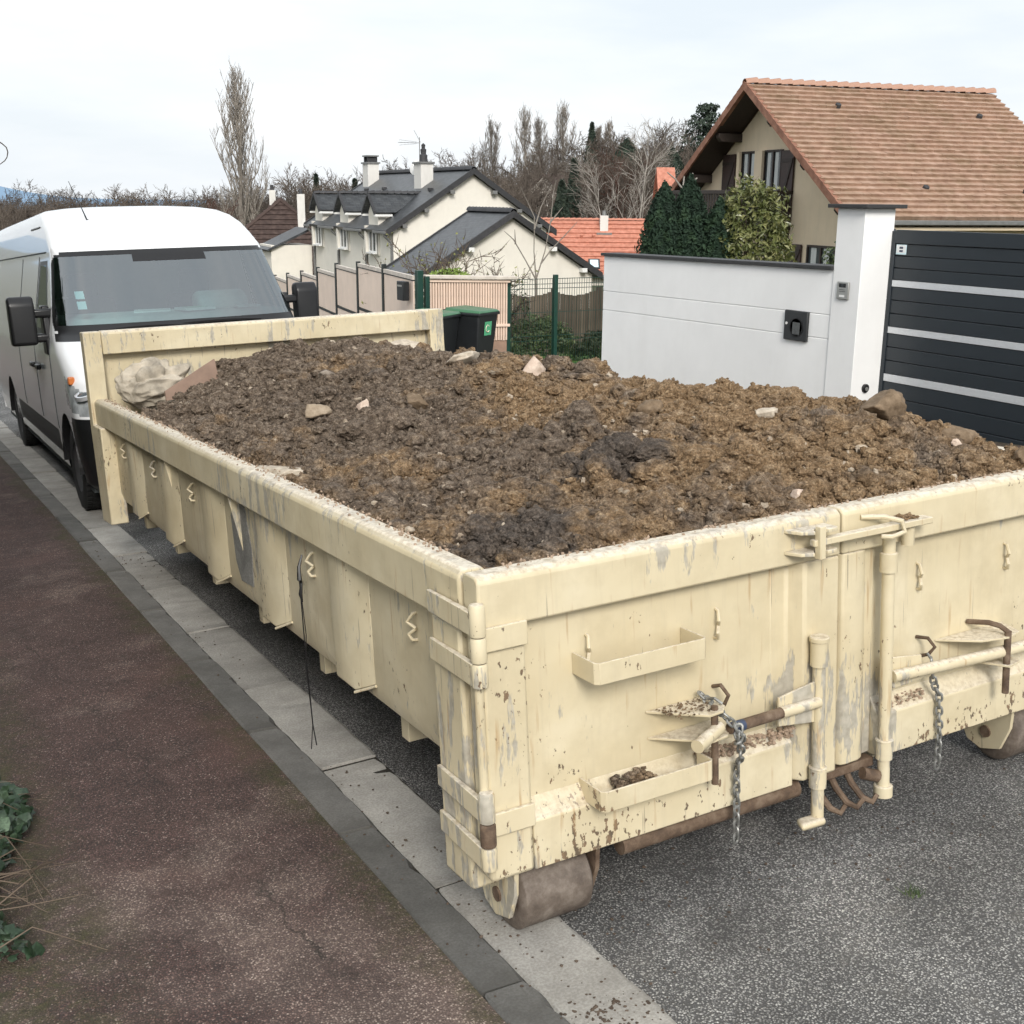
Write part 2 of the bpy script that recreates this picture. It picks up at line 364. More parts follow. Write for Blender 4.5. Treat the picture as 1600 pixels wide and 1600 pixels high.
HOUSE_W = m_render('cream_white_render', (.80, .76, .68), .10)
HOUSE_T = m_render('tan_roughcast', (.72, .60, .44), .22, 60)
ANTH = plain('anthracite_aluminium', (.020, .027, .034), .42, .06, 3)
SILV = plain('brushed_aluminium_strip', (.66, .68, .70), .35, .04, 30, .3)
COPE = plain('dark_coping', (.035, .035, .036), .6, .2, 12, bump=.2)
TILE_T = m_tile('tan_roof_tile', (.315, .200, .142), (.385, .255, .185), (.455, .318, .240), moss=.5)
TILE_V = m_tile('verge_roof_tile', (.20, .095, .062), (.28, .14, .095), (.36, .19, .13)); TILE_R = m_tile('ridge_roof_tile', (.32, .17, .12), (.40, .23, .165), (.47, .29, .215))
TILE_O = m_tile('orange_roof_tile', (.42, .165, .108), (.49, .205, .14), (.56, .25, .18))
TILE_B = m_tile('brown_roof_tile', (.042, .028, .024), (.064, .043, .037), (.09, .062, .053))
SLATE = m_slate('dark_slate', (.026, .029, .033), (.060, .065, .072))
DKRIDGE = plain('dark_ridge_tile', (.035, .035, .038), .6, .25, 8, rv=.2)
TIMB = plain('dark_stained_timber', (.028, .018, .014), .6, .3, 14)
PALING = plain('weathered_paling', (.10, .078, .058), .9, .35, 12, rv=.25, st=(1, 1, .15))
PINK = plain('pale_pink_panel', (.82, .67, .555), .6, .06, 3, rv=.05)
PINK_S = plain('pale_pink_slat', (.80, .62, .50), .6, .08, 5, rv=.08)
GREEN = plain('green_fence_paint', (.008, .045, .032), .4, .15, 9)
DKPOST = plain('dark_post', (.012, .016, .015), .5, .2, 9)
BIN = plain('dark_bin_plastic', (.016, .018, .020), .45, .15, 6)
BINLID = plain('green_bin_lid', (.05, .15, .075), .4, .12, 6)
LABEL = plain('green_bin_label', (.10, .42, .22), .5, .1, 20)
WPAINT = Mt('white_van_paint', .22, 0, .5).done((.84, .85, .86)); WPAINT.node_tree.nodes['Principled BSDF'].inputs['Coat Weight'].default_value = .6
BLKPL = plain('black_plastic', (.010, .010, .011), .38, .1, 20)
GREYPL = plain('grey_plastic_moulding', (.045, .045, .045), .55, .1, 20)
TYRE = plain('tyre_rubber', (.012, .012, .012), .75, .2, 30)
STEEL = plain('steel_wheel', (.12, .12, .125), .4, .1, 10, .7)
DASH = plain('grey_dashboard', (.42, .47, .46), .7, .1, 10)
DARKIN = plain('dark_cabin', (.05, .058, .06), .9, .1, 5)
PAPER = plain('white_paper', (.78, .8, .8), .8, .04, 20)
GLASS = m_glass('windscreen_glass', (.66, .88, .87), 3.3)
SGLASS = m_glass('side_glass', (.35, .42, .42), 1.6)
WGLASS = plain('window_pane', (.055, .065, .07), .12, .3, .6)
CHROME = Mt('headlamp_reflector', .28, .55).done((.72, .74, .77))
LENS = plain('headlamp_glass', (.52, .55, .57), .08, .45, 9, .35)
AMBER = plain('orange_indicator', (.6, .18, .05), .3, .1, 10)
SACKM = plain('beige_sack_cloth', (.43, .38, .305), .85, .40, 9, bump=.3, bscale=120)
CARD = plain('brown_board', (.30, .205, .155), .8, .15, 9)
WHITEP = plain('white_trim', (.78, .78, .76), .5, .05, 8)
ZINC = plain('zinc_gutter', (.22, .22, .215), .45, .15, 8, .5)
CHIMW = m_render('chimney_render', (.74, .72, .68), .35)
SHUT = plain('brown_shutter', (.040, .022, .018), .55, .2, 12)
CURT = plain('net_curtain', (.55, .57, .56), .9, .2, 9, st=(6, 6, .4))
STICK = plain('pale_blue_sticker', (.62, .80, .86), .4, .05, 20)
METAL = plain('brushed_intercom', (.42, .42, .40), .35, .06, 20, .6)
WIRE = plain('green_wire', (.010, .040, .030), .5, .1, 5)
GRASS = m_leaf('lawn_green', (.05, .12, .018), (.085, .19, .03), (.13, .25, .05), .7, 6)
GROUND = plain('winter_ground', (.060, .065, .030), .95, .45, .35, bump=.3, bscale=3)
WOOD_FAR = plain('winter_wood', (.060, .050, .040), 1, .5, .25, bump=.6, bscale=.6)
BARK = m_bark('bare_bark', (.058, .045, .036), (.115, .092, .075)); BARK_HAZE = m_bark('hazed_bark', (.090, .074, .062), (.165, .138, .115)); BARKR = m_bark('reddish_twigs', (.080, .045, .036), (.14, .085, .068))  # bark of the far trees is lightened in colour to imitate haze
BIRCH = m_bark('pale_birch_bark', (.26, .24, .21), (.42, .39, .35)); BARKG = m_bark('grey_twigs', (.20, .178, .155), (.34, .305, .265))
THUJA = m_leaf('thuja_green', (.006, .016, .009), (.014, .034, .018), (.034, .066, .030), .8)
LAUREL = m_leaf('laurel_leaf', (.05, .065, .018), (.12, .135, .045), (.28, .27, .12), .3, 5)
CONIF = m_leaf('far_conifer', (.020, .032, .024), (.034, .050, .036), (.058, .076, .052), .9)
SHRUB = m_leaf('shrub_leaf', (.022, .040, .013), (.055, .085, .030), (.16, .19, .085), .5, 7)
IVY = m_leaf('ivy_leaf', (.010, .022, .012), (.025, .048, .025), (.11, .16, .10), .35, 9)
TWIG = m_bark('dry_twig', (.10, .075, .055), (.22, .17, .13))
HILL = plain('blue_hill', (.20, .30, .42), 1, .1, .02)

# ---------------------------------------------------------------- ground, road, pavement, kerb, gutter
def smooth(a, b, x):
    t = np.clip((x-a)/(b-a), 0, 1); return t*t*(3-2*t)
def terrain(x, y):
    x = np.asarray(x, float); y = np.asarray(y, float)
    d = np.maximum(y, -20)
    base = np.where(d < 62, -.065*d, -.065*62 - .03*(d-62)) + .024*np.clip(x, -30, 12) - .22
    base = base - 1.6*smooth(-2.2, -30, x)
    base = np.maximum(base, -7.5 - .004*np.maximum(d-150, 0))
    az = np.degrees(np.arctan2(x+1.3, y+2.4)); dist = np.hypot(x+1.3, y+2.4)
    hill = smooth(95, 240, dist)*smooth(20, 38, az)*13.5*smooth(62, 45, az) + smooth(150, 330, dist)*3.0*smooth(-5, 12, az)
    return base + hill
gx = np.concatenate([np.linspace(-260, -40, 24), np.linspace(-36, 44, 90), np.linspace(48, 420, 75)])
gy = np.concatenate([np.linspace(-60, -14, 8), np.linspace(-12, 70, 90), np.linspace(74, 620, 90)])
GX, GY = np.meshgrid(gx, gy, indexing='ij'); GZ = terrain(GX, GY) + .25*fbm(np.stack([GX*.05, GY*.05, GX*0], -1), 3)*smooth(30, 80, np.hypot(GX, GY))
n0, n1 = GX.shape; idx = np.arange(n0*n1).reshape(n0, n1)
struct(np_mesh('ground', np.stack([GX, GY, GZ], -1).reshape(-1, 3), np.stack([idx[:-1, :-1], idx[1:, :-1], idx[1:, 1:], idx[:-1, 1:]], -1).reshape(-1, 4), GROUND))

def sheet(name, x0, x1, y0, y1, z, mat, nx, ny, amp=.004, fr=.6):
    xs = np.linspace(x0, x1, nx); ys = np.linspace(y0, y1, ny); X, Y = np.meshgrid(xs, ys, indexing='ij')
    Z = z + amp*fbm(np.stack([X*fr, Y*fr, X*0+z], -1), 3)
    i = np.arange(nx*ny).reshape(nx, ny)
    return struct(np_mesh(name, np.stack([X, Y, Z], -1).reshape(-1, 3), np.stack([i[:-1, :-1], i[1:, :-1], i[1:, 1:], i[:-1, 1:]], -1).reshape(-1, 4), mat, None, ROAD))
sheet('road', .24, 5.75, -9, 75, -.012, ASPH, 40, 400)
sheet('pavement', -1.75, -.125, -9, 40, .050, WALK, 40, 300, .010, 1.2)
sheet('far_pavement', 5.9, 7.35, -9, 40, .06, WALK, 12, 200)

def kerb_line(name, x0, x1, top, edge, y0, y1, mat, piece, ln, bev):
    root = struct(bpy.data.objects.new(name, None)); COL.objects.link(root); root.matrix_world = ROAD
    y = y0; k = 0
    meshes = []
    MB().box((x0+.004, y0, -.21), (x1-.004, y1, top-(.034 if edge else .010))).build('joint_bed', JOINT, root)
    for q in range(6):
        b = MB(); r_ = random.Random(q*7+int(x0*100)); ns = 16; V = []
        for i in range(ns+1):
            yy = (ln-.018)*i/ns; e = r_.uniform(-.0035, .0025) if 0 < i < ns else -.008
            chip = r_.uniform(.006, .022) if r_.random() < .16 else 0
            if edge: V += [(x0, yy, -.2), (x1, yy, -.2), (x1+e*.6, yy, top-.030-chip), (x1-.02+e-chip*.6, yy, top-.004+e*.3), (x0+.012, yy, top+r_.uniform(-.003, .002)), (x0-e, yy, top-.008)]
            else: V += [(x0, yy, -.2), (x1, yy, -.2), (x1+e-chip*.4, yy, top-.006), (x1-.012+e, yy, top-.001-chip*.3), (x0+.012, yy, top+r_.uniform(-.002, .001)), (x0-e-chip*.3, yy, top-.006)]
        F = [(5, 4, 3, 2, 1, 0), tuple(ns*6+k_ for k_ in range(6))]
        for i in range(ns):
            for k_ in range(6): F.append((i*6+k_, i*6+(k_+1) % 6, (i+1)*6+(k_+1) % 6, (i+1)*6+k_))
        b.add(V, F); meshes.append(b.build(piece, mat, root))
    while y < y1:
        o = meshes[k] if k < 6 else link_copy(meshes[(k*5) % 6], root)
        o.matrix_basis = Matrix.Translation((random.uniform(-.003, .003), y, random.uniform(-.007, .004))) @ Matrix.Rotation(random.uniform(-.004, .004), 4, 'Z')
        y += ln; k += 1
    return root
kerb_line('kerb', -.125, .022, .052, True, -8.15, 34, KERB, 'kerb_stone', 1.0, .008)
kerb_line('gutter', .026, .262, .002, False, -8.55, 34, GUTT, 'gutter_slab', 1.0, .006)
kerb_line('far_kerb', 5.752, 5.9, .058, False, -8, 34, KERB, 'kerb_stone', 1.0, .008)
# far blue hill on the left horizon
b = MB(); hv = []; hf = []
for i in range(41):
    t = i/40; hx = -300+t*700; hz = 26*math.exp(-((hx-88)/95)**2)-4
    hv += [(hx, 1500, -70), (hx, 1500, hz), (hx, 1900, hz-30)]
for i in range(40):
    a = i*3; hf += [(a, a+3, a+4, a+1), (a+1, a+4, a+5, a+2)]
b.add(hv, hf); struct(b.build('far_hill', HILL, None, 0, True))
# ---------------------------------------------------------------- the roll-off skip (laid out in the road frame)
SW, SL, ST = 2.45, 5.37, 1.07
skip = thing('skip_container', 'long cream painted steel roll-off skip heaped with earth, chipped and scraped', 'skip', ROAD)
def pt_(mb, name, mat=SKIP, bev=.004, parent=None, smooth=False, label=None):
    o = mb.build(name, mat, parent or skip, bev, smooth)
    if label: o['label'] = label
    return o
pt_(MB().box((.165, .16, .40), (2.285, 5.3, .425)), 'floor', RUST)
def mirx(pts, s): return [(SW-x, *r) if s else (x, *r) for x, *r in pts]
def zig(mb, p, o, u, r=.0055, w=.034):
    """bent-rod tarpaulin hook: p root on plate, o outward, u up"""
    p, o, u = Vector(p), Vector(o), Vector(u)
    side = o.cross(u)
    side = side*.7; o = o*.8; u = u*.85
    pts = [p+u*.050, p+u*.047+o*.014, p+u*.018+o*.034+side*.013, p-u*.004+o*.010-side*.010, p-u*.008+o*.009-side*.008, p-u*.028+o*.029+side*.011, p-u*.047+o*.021, p-u*.051]
    mb.tube(pts, r, 7); return mb
RIBS = [1.07, 1.91, 2.75, 3.59, 4.43]
for s in (0, 1):
    f = lambda x: SW-x if s else x
    pr = [(.060, .93), (.060, .50), (.082, .437), (.150, .405), (.160, .412), (.096, .445), (.077, .506), (.077, .93)]
    pr = [(f(x), z) for x, z in pr]
    side = pt_(MB().prism(pr, 1, .11, 5.33), 'side_wall', bev=.003)
    pt_(MB().prism([(f(x), z) for x, z in [(.0, .912), (.088, .912), (.088, 1.05), (.070, 1.069), (.018, 1.069), (.0, 1.05)]], 1, .10, 5.26), 'top_rail', bev=.008)
    for yc in RIBS:
        b = MB(); w1, w2 = .085, .195; x0, x1 = f(.026), f(.062)
        v = [(x1, yc-w2, .50), (x0, yc-w1, .455), (x0, yc+w1, .455), (x1, yc+w2, .50), (x1, yc-w2, .911), (x0, yc-w1, .911), (x0, yc+w1, .911), (x1, yc+w2, .911)]
        b.add(v, [(3,2,1,0),(4,5,6,7),(0,1,5,4),(1,2,6,5),(2,3,7,6),(3,0,4,7)])
        rb = pt_(b, 'rib', bev=.010)
        e = MB().tube([(f(.024), yc-w1, .455), (f(.042), yc-.14, .478), (f(.058), yc-w2, .502)], .005, 6); pt_(e, 'weld_edge', parent=rb, bev=0, smooth=True)
    # rear and front corner posts
    b = MB(); b.prism([(.105, .165), (.275, .16), (.275, .911), (.105, .911)], 0, f(-.004), f(.085)); pt_(b, 'corner_post', bev=.010)
    b = MB(); b.prism([(5.02, .30), (5.30, .28), (5.36, .9), (5.36, 1.49), (5.255, 1.49), (5.255, .911), (5.02, .911)], 0, f(-.022), f(.088)); pt_(b, 'front_post', bev=.007)
    if s == 0:
        for i, yc in enumerate((.52, 1.40, 3.10, 3.92, 4.72)):
            b = zig(MB(), (.060, yc, .80), (-1, 0, 0), (0, .06 if i % 2 else -.04, 1)); pt_(b, 'tarpaulin_hook', bev=0, smooth=True)
        # torn gusset plates half way along
        for yc in (2.20, 3.36):
            b = MB().add([(.058, yc+.12, .905), (.012, yc+.12, .905), (.058, yc+.12, .66), (.058, yc+.108, .905), (.012, yc+.108, .905), (.058, yc+.108, .66)], [(0,1,2),(5,4,3),(0,3,4,1),(1,4,5,2),(2,5,3,0)])
            pt_(b, 'gusset', bev=.002)
# grey bare patch rubbed on the third bay: a thin patch of old primer sheet riveted on
b = MB().prism([(2.20, .53), (2.38, .52), (2.44, .60), (2.46, .80), (2.40, .88), (2.24, .87), (2.18, .70)], 0, .0565, .0605)
pt_(b, 'repair_plate', m_concrete('grey_primer', (.16, .155, .14), (.36, .35, .32), .1), .002, label='grey bare patch scraped on the side')
# front wall
pt_(MB().box((.088, 5.325, .30), (SW-.088, 5.34, 1.36)), 'front_panel', bev=.002)
pt_(MB().prism([(5.25, 1.345), (5.362, 1.345), (5.362, 1.475), (5.345, 1.492), (5.268, 1.492), (5.25, 1.475)], 0, .089, SW-.089), 'front_rail', bev=.006)
# underframe
for x in (.74, 1.61):
    pt_(MB().prism([(x, .14), (x+.1, .14), (x+.1, .16), (x+.058, .17), (x+.058, .37), (x+.1, .38), (x+.1, .40), (x, .40), (x, .38), (x+.042, .37), (x+.042, .17), (x, .16)], 1, .3, 5.2), 'long_beam', bev=.002)
for y in (.9, 1.7, 2.5, 3.3, 4.1, 4.9):
    pt_(MB().prism([(y, .27), (y+.06, .27), (y+.06, .398), (y, .398)], 0, .17, 2.28), 'cross_member', bev=.003)
pt_(MB().cyl((.44, .055, .193), (1.10, .055, .193), .030, 14), 'sill_tube', RUST, 0, smooth=True)
pt_(MB().box((.09, .10, .235), (2.36, .16, .399)), 'sill_beam', RUST)
for x in (.62, 1.50):
    pt_(MB().prism([(.10, .20), (.28, .20), (.24, .10), (.16, .12)], 0, x, x+.018), 'sill_gusset', RUST if x < 1 else SKIP, .002)
for x0 in (.115, 2.105):
    rl = pt_(MB().lathe([(.03, 0), (.098, 0), (.110, .010), (.110, .220), (.098, .230), (.03, .230), (.03, 0)], 40, (1, 0, 0), (x0, .145, .1085)), 'roller', ROLL, 0, smooth=True)
    pt_(MB().cyl((x0-.03, .145, .1085), (x0+.26, .145, .1085), .022, 12), 'axle', RUST, 0, rl, True)
    for xx in (x0-.024, x0+.238):
        pt_(MB().prism([(.03, .30), (.30, .30), (.285, .17), (.225, .055), (.165, .035), (.085, .06), (.045, .15)], 0, xx, xx+.014), 'roller_bracket', RUST if xx < 1 and xx > .2 else SKIP, .002)

# hinge sets on the two rear corners
for s in (0, 1):
    f = lambda x: SW-x if s else x
    for zt in (1.005, .50):
        hx, hy = f(-.004), -.006
        segs = [(zt-.082, zt), (zt-.150, zt-.086), (zt-.216, zt-.154)]
        for k, (a, c) in enumerate(segs):
            b = MB().lathe([(0, a), (.0205, a), (.0215, a+.004), (.0215, c-.006), (.018, c), (0, c+(.004 if k == 0 else 0))], 18, (0, 0, 1), (hx, hy, 0))
            pt_(b, 'hinge_barrel', RUST if (k == 1 and zt < .6) else SKIP, 0, smooth=True)
        for za in (zt-.02, zt-.155):
            b = MB(); b.hexa([(f(-.006), .262, za-.060), (f(-.006), .0, za-.060), (f(-.024), .0, za-.060), (f(-.018), .262, za-.060),
                              (f(-.006), .262, za), (f(-.006), .0, za), (f(-.024), .0, za), (f(-.018), .262, za)])
            pt_(b, 'hinge_strap', bev=.002)
        b = MB().box((min(f(.010), f(.136)), -.012, zt-.130), (max(f(.010), f(.136)), -.0005, zt-.066)); pt_(b, 'door_strap', bev=.003)
    b = MB().cyl((f(.0), .012, .30), (f(.0), .012, .80), .013, 10); pt_(b, 'hinge_rod', SKIP, 0, smooth=True)

# doors: each door is its panel, with its frame and fittings as sub-parts
def flatbar(path, z0, z1, t=.007):
    b = MB()
    n = len(path); off = []
    for i in range(n):
        d = Vector(path[min(i+1, n-1)])-Vector(path[max(i-1, 0)]); d.normalize(); off.append(Vector((-d.y, d.x))*t)
    vs_ = []
    for (p, o_) in zip(path, off): vs_ += [(p[0], p[1], z0), (p[0]+o_.x, p[1]+o_.y, z0), (p[0]+o_.x, p[1]+o_.y, z1), (p[0], p[1], z1)]
    fs = [(0, 1, 2, 3), tuple(4*(n-1)+k for k in (3, 2, 1, 0))]
    for i in range(n-1):
        for k in range(4): fs.append((4*i+k, 4*i+4+k, 4*i+4+(k+1) % 4, 4*i+(k+1) % 4))
    return b.add(vs_, fs)
def chain_links(parent, path, ln=.030, r=.0042):
    P = [Vector(p) for p in path]; seg = [(P[i+1]-P[i]).length for i in range(len(P)-1)]; tot = sum(seg); n = int(tot/(ln*.74))
    proto = MB(); a = ln*.5-.010
    loop = [Vector((math.cos(t)*.0095, 0, math.sin(t)*.0095+(a if math.sin(t) >= 0 else -a))) for t in np.linspace(0, 2*math.pi, 14, endpoint=False)]
    proto.tube(loop, r, 6, False, True); first = None
    for k in range(n):
        d = (k+.5)/n*tot; i = 0
        while i < len(seg)-1 and d > seg[i]: d -= seg[i]; i += 1
        p = P[i].lerp(P[i+1], d/seg[i]); dr = (P[i+1]-P[i]).normalized()
        q = Vector((0, 0, 1)).rotation_difference(dr).to_matrix().to_4x4() @ Matrix.Rotation((math.pi/2 if k % 2 else 0)+random.uniform(-.25, .25), 4, 'Z')
        if first is None: o = first = proto.build('chain_link', CHAIN, parent, 0, True)
        else: o = link_copy(first, parent)
        o.matrix_basis = Matrix.Translation(p) @ q
# ---- left door
ld = pt_(MB().box((.06, .048, .26), (1.15, .056, 1.0)), 'door', bev=.001)
def sub(mb, name, mat=SKIP, bev=.004, smooth=False, par=None): return pt_(mb, name, mat, bev, par or ld, smooth)
def rail_prof(z0, z1): return [(.0, z0), (.084, z0), (.084, z1-.012), (.070, z1), (.016, z1), (.0, z1-.016)]
sub(MB().prism(rail_prof(.930, 1.070), 0, .004, 1.222), 'top_rail', bev=.007)
sub(MB().prism([(.003, .232), (.084, .232), (.084, .9295), (.003, .9295)], 0, .006, .138), 'stile', bev=.012)
sub(MB().prism([(1.085, .003), (1.221, .003), (1.221, .084), (1.02, .084), (.985, .047), (1.05, .047)], 2, .234, .9295), 'stile', bev=.008)
sub(MB().prism([(.0045, .232), (.084, .232), (.084, .425), (.049, .425), (.020, .385), (.0045, .372)], 0, .1385, 1.045), 'bottom_rail', bev=.004)
sub(flatbar([(.300, .047), (.300, -.060), (.312, -.072), (.655, -.072), (.667, -.060), (.667, .047)], .742, .802), 'step_bracket', bev=.0015)
sub(flatbar([(.310, .047), (.310, -.060), (.322, -.072), (.675, -.072), (.687, -.060), (.687, .004)], .378, .437), 'step_bracket', bev=.0015)
for x, z in ((.345, .80), (.785, .79)): sub(zig(MB(), (x, .047, z), (0, -1, 0), (.05, 0, 1)), 'tarpaulin_hook', bev=0, smooth=True)
sub(MB().tube([(.775, .047, .60), (.775, .01, .615), (.782, -.015, .59), (.775, -.005, .56), (.770, .02, .545)], .006, 7), 'chain_hook', RUST, 0, True)
sub(MB().tube([(1.117, -.026, .105), (1.117, -.026, .70)], .0195, 16), 'lock_pipe', bev=0, smooth=True)
for a, c, r in ((.612, .69, .0265), (.69, .704, .030), (.222, .283, .0265), (.284, .290, .028)): sub(MB().lathe([(.019, a), (r, a), (r, c-.003), (r-.003, c), (0, c)], 20, (0, 0, 1), (1.117, -.026, 0)), 'pipe_collar', bev=0, smooth=True)
sub(MB().hexa([(1.03, -.055, .105), (1.125, -.06, .105), (1.135, -.01, .105), (1.05, -.005, .105), (1.03, -.055, .128), (1.125, -.06, .128), (1.135, -.01, .128), (1.05, -.005, .128)]), 'lock_foot', bev=.010)
sub(MB().prism([(.958, .457), (1.098, .437), (1.098, .566), (.958, .546)], 1, -.030, -.022), 'lever_fin', bev=.002)
sub(MB().tube([(1.105, -.038, .503), (.955, -.042, .505)], .0175, 14), 'lever_sleeve', bev=0, smooth=True)
sub(MB().tube([(.957, -.042, .505), (.86, -.050, .508), (.75, -.060, .512)], .0165, 14), 'lever', RUST, 0, True)
sub(MB().tube([(.80, -.056, .510), (.752, -.0605, .512)], .0172, 14), 'lever_tip', BLUE, 0, True)
sub(MB().tube([(.72, -.050, .520), (.60, -.105, .510)], .0195, 14), 'lever_end', bev=0, smooth=True)
sub(MB().prism([(.535, .046), (.735, .046), (.745, -.045), (.715, -.075), (.665, -.080)], 2, .572, .579), 'latch_plate', bev=.001)
sub(MB().prism([(.540, .046), (.760, .046), (.775, -.030), (.735, -.070), (.675, -.078)], 2, .492, .499), 'latch_plate', bev=.001)
sub(MB().tube([(.700, -.055, .355), (.700, -.055, .590)], .0105, 10), 'lock_pin', RUST, 0, True)
ch = sub(MB().tube([(.712, .0, .592), (.72, -.03, .60), (.735, -.045, .585)], .005, 6), 'chain', CHAIN, 0, True)
chain_links(ch, [(.705, .02, .605), (.730, -.045, .560), (.757, -.070, .525), (.765, -.082, .490), (.772, -.075, .520), (.760, -.082, .475), (.785, -.070, .480), (.800, -.045, .40), (.806, -.020, .365), (.810, -.016, .24), (.806, -.016, .125)])
# small clump and crumbs of dirt lying on the ledges of the door
def crumbs(name, parent, n, box, r0, r1, mat):
    V = []; F = []; ico = bmesh.new(); bmesh.ops.create_icosphere(ico, subdivisions=1, radius=1); iv = np.array([v.co[:] for v in ico.verts]); jf = np.array([[v.index for v in f.verts] for f in ico.faces]); ico.free()
    for i in range(n):
        r = random.uniform(r0, r1)*random.choice((.5, .7, 1)); p = np.array([random.uniform(box[k], box[k+3]) for k in range(3)])
        V.append(iv*(1+rng.normal(0, .16, (len(iv), 1)))*r*np.array([1, 1, .7])+p); F.append(jf+len(iv)*i)
    o = np_mesh(name, np.concatenate(V), np.concatenate(F), mat, parent, None, False); return o
o = crumbs('ledge_dirt', ld, 420, (.70, .012, .385, 1.06, .045, .418), .004, .011, m_stone('dusty_rubble', (.22, .16, .11), (.48, .36, .27))); o['kind'] = 'stuff'
o = crumbs('ledge_dirt', ld, 160, (.40, -.02, .385, .52, .03, .425), .006, .014, SOIL); o['kind'] = 'stuff'
o = crumbs('ledge_dirt', ld, 150, (.56, -.06, .580, .73, .04, .584), .002, .006, SOIL); o['kind'] = 'stuff'
# ---- right door
rd = pt_(MB().box((1.30, .048, .26), (2.40, .056, 1.0)), 'door', bev=.001)
def sub2(mb, name, mat=SKIP, bev=.004, smooth=False): return pt_(mb, name, mat, bev, rd, smooth)
sub2(MB().prism(rail_prof(.930, 1.070), 0, 1.231, 2.446), 'top_rail', bev=.007)
sub2(MB().prism([(.003, .232), (.084, .232), (.084, .9295), (.003, .9295)], 0, SW-.138, SW-.006), 'stile', bev=.012)
sub2(MB().prism([(1.231, .02), (1.240, .006), (1.258, .001), (1.312, .003), (1.335, .012), (1.352, .030), (1.392, .034), (1.402, .047), (1.402, .083), (1.231, .083)], 2, .246, .9295), 'stile', bev=.005, smooth=True)
sub2(MB().prism([(.0045, .232), (.084, .232), (.084, .425), (.049, .425), (.020, .385), (.0045, .372)], 0, 1.4025, SW-.139), 'bottom_rail', bev=.004)
for x, z in ((1.60, .79), (2.01, .79)): sub2(zig(MB(), (x, .047, z), (0, -1, 0), (-.05, 0, 1)), 'tarpaulin_hook', bev=0, smooth=True)
sub2(MB().tube([(1.605, .047, .585), (1.612, .005, .59), (1.618, -.018, .565), (1.605, -.005, .54), (1.60, .02, .53)], .006, 7), 'chain_hook', RUST, 0, True)
sub2(MB().tube([(1.410, -.012, .115), (1.410, -.012, .985)], .0195, 16), 'lock_pipe', bev=0, smooth=True)
for a, c, r in ((.850, .912, .027), (.235, .296, .0265), (.296, .302, .029), (.108, .145, .030)): sub2(MB().lathe([(.019, a), (r, a), (r, c-.003), (r-.003, c), (0, c)], 20, (0, 0, 1), (1.410, -.012, 0)), 'pipe_collar', bev=0, smooth=True)
sub2(MB().hexa([(1.06, -.064, .992), (1.54, -.064, .992), (1.54, -.020, .992), (1.06, -.040, .992), (1.06, -.064, 1.012), (1.54, -.064, 1.012), (1.54, -.020, 1.012), (1.06, -.040, 1.012)]), 'lock_bar', bev=.003)
sub2(MB().tube([(1.47, -.03, .93), (1.47, -.03, .991)], .020, 14), 'bar_stud', bev=0, smooth=True)
sub2(MB().tube([(1.30, -.001, 1.035), (1.36, -.035, 1.034), (1.395, -.075, 1.022), (1.392, -.088, .992), (1.36, -.070, .978), (1.335, -.05, .98)], .008, 8), 'bar_ring', bev=0, smooth=True)
for z in (1.030, .966): sub(MB().prism([(1.0, .0), (1.15, .0), (1.15, -.06), (1.135, -.07), (1.105, -.07), (1.095, -.045), (1.07, -.045), (1.055, -.07), (1.02, -.05)], 2, z, z+.011), 'bar_bracket', bev=.002)
sub(MB().box((1.070, -.075, .955), (1.092, -.052, 1.052)), 'bar_peg', bev=.002)
sub2(MB().prism([(1.432, .456), (1.585, .462), (1.575, .545), (1.432, .563)], 1, -.004, .004), 'lever_fin', bev=.002)
sub2(MB().tube([(1.43, -.020, .507), (1.75, -.045, .503), (2.20, -.060, .498)], .0195, 14), 'lever', bev=0, smooth=True)
sub2(MB().prism([(1.690, .046), (2.01, .046), (1.975, -.055), (1.90, -.075), (1.80, -.050)], 2, .552, .559), 'latch_plate', bev=.001)
sub2(MB().prism([(1.83, .046), (1.99, .046), (1.965, -.070), (1.895, -.085)], 2, .455, .462), 'latch_plate', bev=.001)
sub2(MB().tube([(1.905, -.065, .360), (1.905, -.065, .575)], .0115, 10), 'lock_pin', RUST, 0, True)
sub2(MB().tube([(1.905, -.065, .572), (1.89, -.045, .590), (1.865, -.02, .600), (1.85, .01, .597), (1.84, .045, .592)], .009, 8), 'pin_chain', RUST, 0, True)
ch2 = sub2(MB().tube([(1.60, -.003, .545), (1.605, -.018, .525), (1.61, -.02, .50)], .005, 6), 'chain', CHAIN, 0, True)
chain_links(ch2, [(1.603, -.018, .53), (1.625, -.012, .44), (1.650, -.014, .39), (1.655, -.016, .25), (1.648, -.016, .140)])
o = crumbs('ledge_dirt', rd, 200, (1.42, .012, .385, 1.62, .045, .412), .003, .008, bpy.data.materials['dusty_rubble']); o['kind'] = 'stuff'
o = crumbs('ledge_dirt', rd, 60, (1.42, -.05, 1.014, 1.50, -.01, 1.022), .004, .010, SOIL); o['kind'] = 'stuff'
# lock hooks below the meeting stiles
for x, dx in ((1.165, .03), (1.235, .035), (1.300, .03)):
    pt_(MB().tube([(x, .06, .22), (x+.004, .02, .165), (x+.012, -.02, .130), (x+.03, -.045, .120), (x+dx+.02, -.045, .140)], [.011, .011, .011, .010, .008], 8), 'lock_hook', RUST, 0, smooth=True)
pt_(MB().box((1.15, .02, .20), (1.40, .07, .231)), 'hook_bar', RUST, .004)
pt_(MB().tube([(1.33, .0, .20), (1.385, -.012, .18)], .020, 10), 'lock_hook', RUST, 0, smooth=True)
